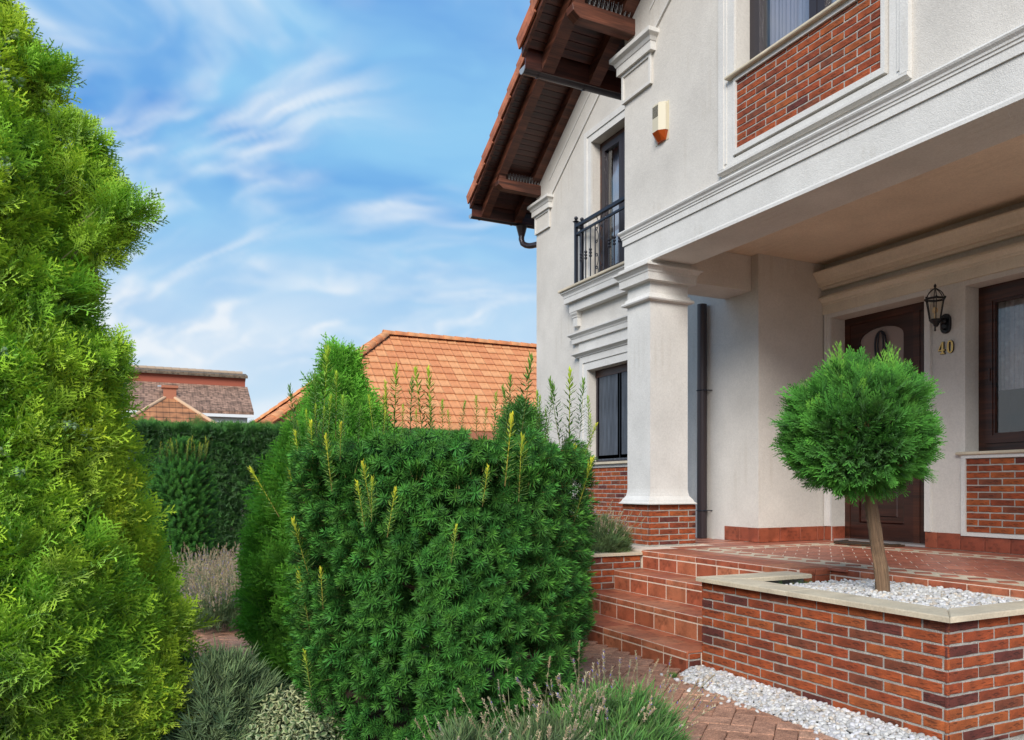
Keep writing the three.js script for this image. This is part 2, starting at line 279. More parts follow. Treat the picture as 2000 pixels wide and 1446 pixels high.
// bricks on a mortar face. axis 'x': the face looks to -x and runs along z; 'z': it looks to +z and runs along x. a0..a1 along, y0 up or y1 down
function bricks(parent, axis, at, a0, a1, y0, y1, { shift = 0, fromTop = false, skip, course = COURSE } = {}) {
  const n = Math.ceil((y1 - y0) / course - .02);
  for (let r = 0; r < n; r++) {
    const lo = fromTop ? Math.max(y0, y1 - (r + 1) * course) : y0 + r * course, hi = fromTop ? y1 - r * course : Math.min(y1, y0 + (r + 1) * course);
    const h = hi - lo - JOINT; if (h < .012) continue;
    let a = a0 - ((r + shift) % 2 ? BL / 2 : 0);
    for (; a < a1 - .02; a += BL) {
      const s = Math.max(a, a0) + JOINT / 2 * (a > a0 ? 1 : .25), e = Math.min(a + BL, a1) - JOINT / 2 * (a + BL < a1 ? 1 : .25), len = e - s;
      if (len < .02) continue; const mid = (s + e) / 2, y = (lo + hi) / 2;
      if (skip && skip(mid, y)) continue;
      const g = brickGeo(len, h, Math.floor(rnd() * 4)), w = rnd(), m = mBricks[w < .28 ? 0 : w < .48 ? 1 : w < .64 ? 2 : w < .76 ? 3 : w < .86 ? 4 : w < .92 ? 5 : 6], pr = rr(-.0015, .0015);
      part(parent, 'brick', g, m, axis === 'x' ? [at - pr, y + rr(-.001, .001), mid] : [mid, y + rr(-.001, .001), at + pr], [0, axis === 'x' ? -Math.PI / 2 : 0, rr(-.004, .004)]);
    }
  }
}

// ---------------------------------------------------------------- the house
const ZR = -2.15;                                  // right end of the porch and of the storey above it
const house = thing('house', 'white rendered two storey house with brick panels, brown eaves and covered porch', 'house');
const SL = .637, TH = Math.atan(SL);               // roof pitch
const raft1 = z => 6.13 + SL * (z + 12.709), raft2 = z => 6.179 + SL * (z + 7.32);   // undersides of the rafters
{
  // gabled wall
  const zl = -12.504, ridge = -5.2;
  part(house, 'gable_wall', wallX(W1, .30, [[ZC, -.1], [zl, -.1], [zl, raft1(zl) + .10], [ridge, raft1(ridge) + .10], [ridge, 4.2], [ZC, 4.2]], [[-10.718, -9.35, 1.655, 3.028], [-10.601, -9.30, 4.33, 6.369]]), mWall);
  part(house, 'far_wall', box(W1 + .301, 15, -.1, 6.1, zl, zl + .3), mWall);
  // porch return and door wall
  part(house, 'porch_side_wall', box(W1 + .3, DW + .6, -.1, 3.829, ZC - .3, ZC - .0015), mWall);
  part(house, 'door_wall', wallX(DW, .30, [[ZC, F - .05], [ZC, 3.829], [ZR, 3.829], [ZR, F - .05]], [[-6.837, -5.585, F - .04, 3.205], [-5.139, -4.20, 1.632, 3.207]]), mWall);
  // upper storey over the porch, its left side, the edge beam, the ceiling
  const UL = -7.455;
  const up = [[UL, 3.841], [UL, raft2(UL) + .10], [-5.0, raft2(-5.0) + .1], [-4.6, raft2(-5.0) + .1], [ZR, raft2(UL) + .10], [ZR, 3.841]];
  part(house, 'upper_wall', wallX(W2, .28, up, [[-5.621, -3.98, 4.86, 6.6]]), mWall);
  part(house, 'upper_side_wall', box(W2 + .281, W1 - .001, 3.8408, 6.35, UL, UL + .28), mWall);
  part(house, 'edge_beam', box(W2 - .003, 5.077, 3.579, 3.8405, UL - .003, ZR), mStucco);
  part(house, 'porch_ceiling', box(4.90, DW + .3, 3.830, 4.0, UL + .29, ZR), mBounceTintCeil);
  part(house, 'beam_inner_face', box(5.078, 5.09, 3.60, 3.829, UL + .3, ZR), mBounceTintCeil);
  part(house, 'upper_side_wall', box(W2 + .281, DW + .3, 3.8408, 6.35, ZR - .28, ZR - .002), mWall);
  part(house, 'end_beam', box(5.091, DW - .001, 3.579, 3.829, ZR - .47, ZR - .003), mStucco);
  part(house, 'cross_beam', box(5.05, W1 - .002, 3.445, 3.828, -7.52, -7.06), mWall);
  part(house, 'gable_side_wall_below', box(W1 + .3, 9, 3.83, 9.5, ZC - .3, ZC - .01), mWall);
  // drip lip along the foot of the beam
  part(house, 'beam_lip', runZ([[W2 - .012, 3.574], [W2 - .012, 3.600], [W2 + .001, 3.625], [W2 + .001, 3.574]], UL + .02, ZR), mTrim);
  // cornice: mitred round the left corner
  part(house, 'cornice', loft(W2, W1 - .4, UL, ZR, [[-.02, 3.842], [.018, 3.842], [.018, 3.905], [.026, 3.908], [.026, 3.925], [.034, 3.930], [.036, 3.945], [.052, 3.962], [.058, 3.975], [.052, 3.988], [.030, 3.994], [-.02, 3.996]]), mTrim);
  // pilaster capitals of both gables: a moulded cap and a framed tablet below it
  const pilaster = (x, z0, z1, yt, h) => {
    const g = sub(house, 'corner_capital');
    part(g, 'cap', loft(x - .012, x + .3, z0, z1, [[0, yt - .19], [.052, yt - .19], [.052, yt - .105], [.060, yt - .10], [.075, yt - .065], [.105, yt - .045], [.11, yt - .04], [.11, yt], [0, yt + .004]]), mTrim);
    part(g, 'tablet', box(x - .018, x + .001, yt - .19 - h, yt - .191, z0 + .002, z1), mWall);
    const f = .03; for (const [a, b, c, d] of [[yt - .19 - h, yt - .19 - h + f, z0 - .001, z1 + .002], [yt - .19 - f - .004, yt - .1912, z0 - .001, z1 + .002], [yt - .19 - h + f + .0003, yt - .19 - f - .0043, z0 - .001, z0 + f], [yt - .19 - h + f + .0003, yt - .19 - f - .0043, z1 - f, z1 + .002]]) part(g, 'tablet_frame', box(x - .034, x - .0182, a, b, c, d), mTrim);
  };
  pilaster(W1, -12.515, -11.98, 6.0, .30);
  pilaster(W2, -7.467, -6.92, 5.84, .31);
  // raking bands that follow the gables
  const rake = (x, f, z0, z1, drop, w) => { for (const [o, t] of [[0, .028], [w, .028]]) part(house, 'raking_band', wallX(x - .022, .0215, [[z0, f(z0) - drop - o], [z1, f(z1) - drop - o], [z1, f(z1) - drop - o + t], [z0, f(z0) - drop - o + t]]), mTrim); part(house, 'raking_panel', wallX(x - .012, .0115, [[z0, f(z0) - drop - w + .029], [z1, f(z1) - drop - w + .029], [z1, f(z1) - drop - .0005], [z0, f(z0) - drop - .0005]]), mWall); };
  rake(W1, raft1, -11.99, -7.6, .33, .30); rake(W2, raft2, -6.95, -5.1, .335, .29);
}
// roofs: two gables with the same pitch, seen from below
function roof(wall, f, zEave, zTop, xOut, rIn, rOut, zPurlin, xBack) {
  const r = sub(house, 'roof');
  const ry = z => f(z), slope = (x0, x1, z0, z1, d0, d1) => runX([[z0, ry(z0) + d0], [z1, ry(z1) + d0], [z1, ry(z1) + d1], [z0, ry(z0) + d1]], x0, x1);
  part(r, 'rafter', slope(rOut, rIn, zEave, zTop, 0, .165), mBeam); part(r, 'rafter', slope(wall - .14, wall - .002, zEave, zTop, 0, .165), mBeam);
  for (let k = 0; k < 3; k++) part(r, 'rafter', slope(wall + .55 + k * .7, wall + .69 + k * .7, zEave, zEave + .75, 0, .165), mBeam);
  // tongue and groove boards laid across the rafters
  const w = .098, n = Math.floor((zTop - zEave) / (w * Math.cos(TH)));
  const bg = slab(xBack - xOut - .07, w - .0045, .02, .003);
  for (let i = 0; i < n; i++) { const z = zEave + .03 + (i + .5) * w * Math.cos(TH), m = part(r, 'soffit_board', bg, mSoffit[Math.floor(rnd() * 4)], [(xOut + .07 + xBack) / 2, ry(z) + .178, z], [Math.PI / 2 - TH, 0, 0]); }
  part(r, 'fascia', runX([[zEave - .022, ry(zEave) - .01], [zEave - .003, ry(zEave) - .01], [zEave - .003, ry(zEave) + .235], [zEave - .022, ry(zEave) + .235]], xOut + .07, xBack), mSoffit[1]);
  part(r, 'roof_deck', slope(xOut + .075, xBack, zEave + .02, zTop, .20, .26), mBeam);
  part(r, 'verge_board', slope(xOut + .03, xOut + .068, zEave - .02, zTop, .12, .275), mBeam);
  // verge tiles: a flap over the board, a roll, a flat; each laps the one below
  const prof = [[-.028, -.125], [-.012, -.125], [-.010, -.02], [.02, .012], [.16, .012], [.16, .032], [.06, .034], [.035, .055], [0, .060], [-.024, .038]];
  const L = .44, pitch = .405, vt = cached('verge', () => wuv(new THREE.ExtrudeGeometry(poly(prof), { depth: L, bevelEnabled: true, bevelSize: .003, bevelThickness: .003, bevelSegments: 1 }).translate(0, 0, -L)));
  const ft = cached('flat_tile', () => { const pts = [[0, 0], [.29, 0], [.29, .02], [.26, .022], [.235, .045], [.20, .045], [.18, .022], [.05, .018], [.03, .03], [0, .03]]; return wuv(new THREE.ExtrudeGeometry(poly(pts), { depth: L, bevelEnabled: false }).translate(0, 0, -L)); });
  const rows = Math.floor((zTop - zEave) / (pitch * Math.cos(TH)));
  for (let i = 0; i < rows; i++) {
    const z = zEave - .06 + (i * pitch + L) * Math.cos(TH), y = ry(zEave - .06) + .268 + (i * pitch + L) * Math.sin(TH);
    part(r, 'verge_tile', vt, mRoof[Math.floor(rnd() * 3)], [xOut + .028, y + .030, z], [-(TH - .095), 0, 0]);
    for (let k = 0; k < 5; k++) part(r, 'roof_tile', ft, mRoof[Math.floor(rnd() * 3)], [xOut + .20 + k * .292, y + .012, z], [-(TH - .055), 0, 0]);
  }
  // purlin end with a rounded nose, carrying spikes against birds
  const pz0 = zPurlin - .068, pz1 = zPurlin + .068, py = ry(zPurlin - .05) - .155;
  part(r, 'purlin', (() => { const s = poly([[rOut + .02, py + .155], [rOut - .012, py + .12], [rOut - .004, py + .06], [rOut + .07, py + .004], [rOut + .10, py], [wall + .1, py], [wall + .1, py + .155]]); return wuv(new THREE.ExtrudeGeometry(s, { depth: pz1 - pz0, bevelEnabled: true, bevelSize: .004, bevelThickness: .004, bevelSegments: 1 }).translate(0, 0, pz0)); })(), mBeam);
  part(r, 'rafter_block', box(rOut + .015, rIn - .01, py + .157, py + .23, pz0 + .02, pz1 - .02), mBeam);
  const sp = []; for (let x = rIn + .05; x < wall - .02; x += .052) for (const q of [-1, 0, 1]) sp.push(rod([x, py + .155, pz1 - .03], [x + q * .012, py + .275, pz1 - .03 + q * .03], .0016, 4));
  part(r, 'bird_spikes', merge(sp), M3(.55, .54, .52, { roughness: .4, metalness: .6 }));
  // gutter: a half round trough along the eave, with brackets and an end cap
  const gy = ry(zEave) + .035, gz = zEave - .089, R = .068, half = []; for (let i = 0; i <= 10; i++) { const a = Math.PI + i / 10 * Math.PI; half.push([gz + Math.cos(a) * R, gy + Math.sin(a) * R]); } for (let i = 10; i >= 0; i--) { const a = Math.PI + i / 10 * Math.PI; half.push([gz + Math.cos(a) * (R - .004), gy + Math.sin(a) * (R - .004)]); }
  part(r, 'gutter', runX(half, xOut + .075, xBack), mPipe);
  part(r, 'gutter_end', runX([...Array(11)].map((_, i) => [gz + Math.cos(Math.PI + i / 10 * Math.PI) * (R + .003), gy + Math.sin(Math.PI + i / 10 * Math.PI) * (R + .003)]), xOut + .068, xOut + .0745), M3(.35, .36, .37, { roughness: .4, metalness: .3 }));
  for (const x of [rOut - .012, wall - .165]) part(r, 'gutter_bracket', runX([...half.slice(0, 11).map(([z, y]) => [gz + (z - gz) * 1.10, gy + (y - gy) * 1.10]), ...half.slice(11).map(([z, y]) => [gz + (z - gz) * 1.04, gy + (y - gy) * 1.04])], x, x + .022), mPipe);
}
roof(W1, raft1, -13.10, -7.4, 5.01, 5.39, 5.25, -12.41, 7.9);
roof(W2, raft2, -7.98, -5.0, 3.63, 4.035, 3.89, -7.32, 5.99);
{ // hopper and swan neck at the far eave, and the tall pipe on the gabled wall
  const d = sub(house, 'downpipe'), zE = -13.155, y = raft1(-13.1) - .02;
  part(d, 'hopper', new THREE.CylinderGeometry(.10, .055, .17, 20).translate(6.02, y - .10, zE), mPipe);
  part(d, 'swan_neck', tube([[6.02, y - .17, zE], [6.02, y - .27, zE], [6.04, y - .33, zE + .03], [6.10, y - .38, zE + .14], [6.16, y - .42, zE + .42], [6.16, y - .5, zE + .52], [6.16, 3, zE + .53]], .05, 40, 14), mPipe);
  const p = sub(house, 'downpipe'), z = -7.852, x = W1 - .075;
  part(p, 'pipe', rod([x, F + .002, z], [x, 3.445, z], .058, 24), mPipe);
  for (const yy of [1.02, 2.43]) { const c = part(p, 'pipe_clip', new THREE.TorusGeometry(.061, .007, 6, 28).rotateX(Math.PI / 2).translate(x, yy, z), mIron); part(p, 'clip_screw', merge([rod([x, yy, z + .06], [x + .075, yy, z + .10], .006, 6), rod([x - .01, yy, z + .068], [x - .01, yy, z + .085], .010, 8)]), mIron); }
}
// pillars: brick foot, rendered shaft, moulded necking and capital
for (const [zs, cap] of [[-7.440, true], [ZR - .455, false]]) {
  const p = sub(house, 'pillar'), x0 = 4.622, x1 = 5.184, z0 = zs - .065, z1 = zs + .445, yb = 1.119, mn = F + .012;
  part(p, 'brick_core', box(x0, x1, F - .1, yb, z0, z1), mMortar);
  bricks(p, 'x', x0, z0 - .008, z1 + .008, mn, yb, { fromTop: true, course: .0617 }); bricks(p, 'z', z1, x0 - .008, x1 + .008, mn, yb, { fromTop: true, shift: 1, course: .0617 });
  part(p, 'shaft', loft(4.635, 5.100, zs, zs + .435, [[.068, yb + .002], [.068, yb + .012], [.050, yb + .024], [.042, yb + .045], [.030, yb + .060], [.012, yb + .085], [.004, yb + .12], [0, yb + .16], [0, 3.185], [.020, 3.190], [.046, 3.198], [.052, 3.212], [.046, 3.226], [.022, 3.236], [.014, 3.262], [0, 3.270], [0, 3.385], [.062, 3.388], [.066, 3.462], [.072, 3.466], [.075, 3.484], [.10, 3.512], [.118, 3.520], [.118, 3.536], [.07, 3.548], [.07, 3.5785]]), mStucco);
}
// windows -----------------------------------------------------------------------------------------
const mCurtain = M3(.24, .28, .37, { roughness: .95, map: again(tMottle, 2) });
const mLace = M3(.46, .47, .55, { roughness: .95, map: again(tStone, 3) });
const mRoom = M3(.055, .05, .048, { roughness: .95 });
const mScreen = M3(.20, .235, .29, { roughness: .7, map: tex(256, (u, v) => { const a = Math.sin(u * Math.PI * 128), b = Math.sin(v * Math.PI * 128), w = fbm(u * 6, v * 2, 0, 3, 6, 2); return .62 + .12 * (a + b) * .5 + .35 * (w - .5); }, true, [3, 1.2]) });
function pleats(z0, z1, y0, y1, x, n, amp) { const g = new THREE.PlaneGeometry(z1 - z0, y1 - y0, n * 6, 1).rotateY(-Math.PI / 2).translate(x, (y0 + y1) / 2, (z0 + z1) / 2), p = g.attributes.position; for (let i = 0; i < p.count; i++) { const t = (p.getZ(i) - z0) / (z1 - z0); p.setX(i, x + amp * Math.sin(t * n * 6.283) * (1 + .5 * Math.sin(t * 17))); } g.computeVertexNormals(); return g; }
// an opening z0..z1, y0..y1 in a wall whose outer face is x; the joinery stands dep inside it
function windowUnit(parent, name, x, dep, z0, z1, y0, y1, mats, o = {}) {
  const w = sub(parent, name), X = x + dep, fw = o.fw ?? .06, [mf, ms] = mats;
  const ring = (nm, x0, x1, a, b, c, d, t, m, tb = t) => { for (const q of [[x0, x1, c, d, a, a + t], [x0, x1, c, d, b - t, b], [x0, x1, d - t, d, a + t, b - t], [x0, x1, c, c + tb, a + t, b - t]]) part(w, nm, box(...q), m); };
  ring('frame', X, X + .07, z0 + .001, z1 - .001, y0 + .001, y1 - .001, fw, mf);
  let lo = z0 + fw, leaves = o.leaves ?? 1, wd = (z1 - z0 - 2 * fw) / leaves;
  for (let k = 0; k < leaves; k++, lo += wd) {
    const s = o.sash ?? .07; ring('sash', X - .018, X + .05, lo + .004, lo + wd - .004, y0 + fw + .004, y1 - fw - .004, s, ms);
    if (o.bead) ring('bead', X - .006, X + .03, lo + s + .004, lo + wd - s - .004, y0 + fw + s + .004, y1 - fw - s - .004, .02, ms);
    part(w, 'pane', box(X + .018, X + .0235, y0 + fw + s + .0045, y1 - fw - s - .0045, lo + s + .0045, lo + wd - s - .0045), mGlass);
  }
  // the room behind: closed and dark
  part(w, 'room_lining', boxes([X + .9, X + .92, y0 - .1, y1 + .1, z0 - .3, z1 + .3], [X + .071, X + .899, y0 - .1, y0 - .08, z0 - .3, z1 + .3], [X + .071, X + .899, y1 + .08, y1 + .1, z0 - .3, z1 + .3], [X + .071, X + .899, y0 - .079, y1 + .079, z0 - .3, z0 - .28], [X + .071, X + .899, y0 - .079, y1 + .079, z1 + .28, z1 + .3]), mRoom);
  if (o.curtain) for (const [a, b, m, yc] of o.curtain) part(w, 'curtain', pleats(a, b, yc ?? y0 + .02, y1 - .01, X + .16, Math.max(3, Math.round((b - a) * 22)), .012), m ?? mCurtain);
  return w;
}
// flat trim round an opening, in two steps
function surround(parent, x, z0, z1, y0, y1, w, steps = [[.030, 1], [.045, .45]], bottom = true, topToo = true) {
  const g = sub(parent, 'window_surround');
  for (const [d, k] of steps) { const t = w * k, e = w - t; // the outer part stands prouder
    const a0 = z0 - w, a1 = z1 + w, b0 = bottom ? y0 - w : y0, b1 = y1 + w, X0 = x - d, X1 = x - (k < 1 ? .0302 : .0002);
    const q = k < 1 ? t : w;
    part(g, 'trim', box(X0, X1, b0, b1 - q, a0, a0 + q), mTrim); part(g, 'trim', box(X0, X1, b0, b1 - q, a1 - q, a1), mTrim); if (topToo) part(g, 'trim', box(X0, X1, b1 - q + .0002, b1, a0, a1), mTrim); if (bottom) part(g, 'trim', box(X0, X1, b0, b0 + q, a0 + q + .0002, a1 - q - .0002), mTrim);
  }
  return g;
}
{ // lower window of the gabled wall, with an insect screen, brick apron and hood mouldings
  const z0 = -10.718, z1 = -9.35, y0 = 1.655, y1 = 3.028;
  const w = windowUnit(house, 'window', W1, .14, z0, z1, y0, y1, [mDarkFrame, mDarkFrame], { fw: .05, sash: .05, leaves: 2 });
  part(w, 'roller_box', box(W1 + .115, W1 + .139, y1 - .11, y1 - .002, z0 + .003, z1 - .003), mFrame);
  part(w, 'insect_screen', box(W1 + .122, W1 + .126, y0 + .03, y1 - .112, z0 + .075, -9.80), mScreen);
  for (const [a, b, c, d] of [[y0 + .005, y1 - .112, z0 + .03, z0 + .074], [y0 + .005, y1 - .112, -9.799, -9.76], [y0 + .005, y0 + .0295, z0 + .0745, -9.80]]) part(w, 'screen_rail', box(W1 + .11, W1 + .132, a, b, c, d), mDarkFrame);
  part(w, 'sill', box(W1 - .075, W1 + .14, 1.622, 1.654, z0 - .02, z1 + .05), mCoping);
  part(w, 'sill_band', box(W1 - .03, W1 - .001, 1.575, 1.6215, -10.9, z1 + .2), mTrim);
  surround(house, W1, z0, z1, y0, y1, .205, undefined, false);
  const b = part(house, 'brick_apron', box(W1 - .008, W1 + .01, .3, 1.574, -10.9, -8.9), mMortar); bricks(b, 'x', W1 - .008, -10.9, -8.9, .5, 1.574, { fromTop: true });
  const hood = (yb, prof, za, zb) => part(house, 'hood_moulding', loft(W1 - .002, W1 + .1, za, zb, prof.map(([d, y]) => [d, yb + y])), mTrim);
  hood(3.238, [[.02, 0], [.05, .003], [.055, .018], [.095, .045], [.105, .05], [.105, .064], [.02, .072]], -10.98, -8.95);
  part(house, 'frieze', box(W1 - .02, W1 - .0005, 3.312, 3.47, -10.99, -8.95), mTrim);
  hood(3.472, [[.02, 0], [.055, 0], [.055, .07], [.062, .073], [.07, .095], [.10, .12], [.108, .125], [.108, .145], [.02, .152]], -11.10, -8.9);
}
{ // french window above it, behind an iron railing on a moulded ledge
  const z0 = -10.601, z1 = -9.30, y0 = 4.33, y1 = 6.369;
  windowUnit(house, 'french_window', W1, .13, z0, z1, y0, y1, [mFrame, mDarkFrame], { fw: .07, sash: .085, leaves: 2, curtain: [[z0 + .1, z0 + .55], [z1 - .5, z1 - .1]] });
  surround(house, W1, z0, z1, y0, y1, .185, undefined, false);
  const L = sub(house, 'balcony_ledge'), a = -11.25, b = -8.6;
  part(L, 'slab', loft(W1 - .20, W1 + .05, a, b, [[.0, 4.262], [.025, 4.262], [.03, 4.268], [.03, 4.29], [.025, 4.298], [0, 4.30]]), mCoping);
  part(L, 'ledge_moulding', loft(W1 - .16, W1 + .05, a + .04, b, [[-.02, 4.085], [0, 4.085], [0, 4.165], [.006, 4.168], [.010, 4.20], [.03, 4.228], [.042, 4.235], [.042, 4.2615], [0, 4.2618]]), mTrim);
  part(L, 'ledge_fascia', loft(W1 - .10, W1 + .05, a + .10, b, [[0, 3.945], [0, 4.0845]]), mTrim);
  for (const z of [-11.10, -8.75]) part(L, 'bracket', loft(W1 - .055, W1 + .02, z, z + .13, [[0, 3.73], [.004, 3.73], [.004, 3.86], [.014, 3.865], [.016, 3.885], [.035, 3.915], [.04, 3.9445]]), mTrim);
  const R = sub(house, 'balcony_railing'), x = W1 - .13, zz = -10.87, ze = -8.85, yb = 4.3, yt = 5.21;
  const post = (px, pz) => part(R, 'post', merge([rawBox(px - .022, px + .022, yb, yt + .05, pz - .022, pz + .022), new THREE.CylinderGeometry(.018, .055, .02, 12).translate(px, yt + .06, pz), new THREE.SphereGeometry(.030, 14, 10).translate(px, yt + .10, pz)]), mIron);
  post(x, zz); post(x, ze); post(W1 - .03, zz);
  part(R, 'top_rail', box(x - .024, x + .024, yt - .045, yt, zz + .023, ze - .023), mIron); part(R, 'lower_rail', box(x - .015, x + .015, yt - .155, yt - .125, zz + .023, ze - .023), mIron);
  part(R, 'top_rail', box(x + .023, W1 - .053, yt - .045, yt, zz - .02, zz + .02), mIron); part(R, 'lower_rail', box(x + .023, W1 - .053, yt - .155, yt - .125, zz - .014, zz + .014), mIron);
  const bal = cached('baluster', () => merge([new THREE.CylinderGeometry(.010, .010, yt - .155 - yb, 8).translate(0, (yt - .155 + yb) / 2, 0), ...[-.045, 0, .045].map(d => new THREE.LatheGeometry([[.010, -.022], [.020, -.012], [.024, 0], [.020, .012], [.010, .022]].map(p => new THREE.Vector2(...p)), 10).translate(0, 4.69 + d, 0))]));
  for (const z of [-10.711, -10.573, -10.431, -9.901, -9.763, -9.625, -9.487, -9.349]) part(R, 'baluster', bal, mIron, [x, 0, z]);
  const plain = cached('plain_bar', () => new THREE.CylinderGeometry(.010, .010, yt - .155 - yb, 8).translate(0, (yt - .155 + yb) / 2, 0));
  for (const z of [-10.295, -10.17, -10.047]) part(R, 'plain_bar', plain, mIron, [x, 0, z]);
  // wrought scrolls between the plain bars
  const spiral = (cz, cy, sx, sy) => { const pts = []; for (let i = 0; i <= 26; i++) { const t = i / 26, a = t * 8.2, r = .050 * (1 - t) + .010; pts.push([x, cy + sy * (Math.cos(a) * r + .12 * (1 - t) ** 3), cz + sx * (Math.sin(a) * r - .03 * (1 - t))]); } return tube(pts, .006, 40, 6); };
  for (const c of [-10.232, -10.109]) for (const yy of [4.98, 4.80, 4.62, 4.44]) part(R, 'scroll', spiral(c, yy, c < -10.15 ? 1 : -1, yy > 4.7 ? 1 : -1), mIron);
}
{ // upper window over the porch with a framed brick apron
  const z0 = -5.621, z1 = -3.98, y0 = 4.86, y1 = 6.6;
  const w = windowUnit(house, 'window', W2, .145, z0, z1, y0, y1, [mDarkFrame, mDarkFrame], { fw: .06, sash: .08, leaves: 2, curtain: [[z0 + .08, z0 + .50, M3(.20, .21, .26, { roughness: .95 })], [z0 + .42, z1 - .08, mCurtain]] });
  part(w, 'sill', loft(W2 - .055, W2 + .14, z0 - .06, z1 + .06, [[0, 4.826], [.012, 4.826], [.018, 4.834], [.018, 4.846], [.012, 4.854], [0, 4.857]]), mCoping);
  const S = sub(house, 'window_surround');
  for (const [a, b] of [[-5.826, -5.632], [-3.97, -3.80]]) { part(S, 'trim', box(W2 - .022, W2 - .0005, 4.085, 6.7, a, b), mTrim); part(S, 'trim', box(W2 - .038, W2 - .0225, 4.085, 6.7, a < -5 ? a : b - .07, a < -5 ? a + .07 : b), mTrim); part(S, 'trim', box(W2 - .030, W2 - .0225, 4.12, 6.7, a < -5 ? a + .071 : b - .10, a < -5 ? a + .10 : b - .071), mTrim); }
  part(S, 'trim', box(W2 - .022, W2 - .0005, 4.085, 4.137, -5.6315, -3.9705), mTrim);
  part(S, 'trim', runZ([[W2 - .02, 4.04], [W2 - .05, 4.055], [W2 - .05, 4.075], [W2 - .035, 4.084], [W2 - .0005, 4.0845], [W2 - .0005, 4.04]], -5.826, -3.80), mTrim);
  const b = part(house, 'brick_apron', box(W2 - .010, W2 + .01, 4.20, 4.822, -5.60, -4.035), mMortar); bricks(b, 'x', W2 - .010, -5.60, -4.035, 4.205, 4.822, { fromTop: true, shift: 1 });
  const fr = sub(house, 'apron_frame'), X0 = W2 - .034, X1 = W2 - .0005;
  for (const [c, d, e, f] of [[4.158, 4.2045, -5.6295, -4.0], [4.7905, 4.825, -5.6295, -4.0], [4.2047, 4.790, -5.6295, -5.6005], [4.2047, 4.790, -4.0345, -4.0]]) part(fr, 'frame_bar', box(X0, X1, c, d, e, f), mTrim);
  for (const q of fr.children) if (q.geometry.boundingBox === null) q.geometry.computeBoundingBox();
}
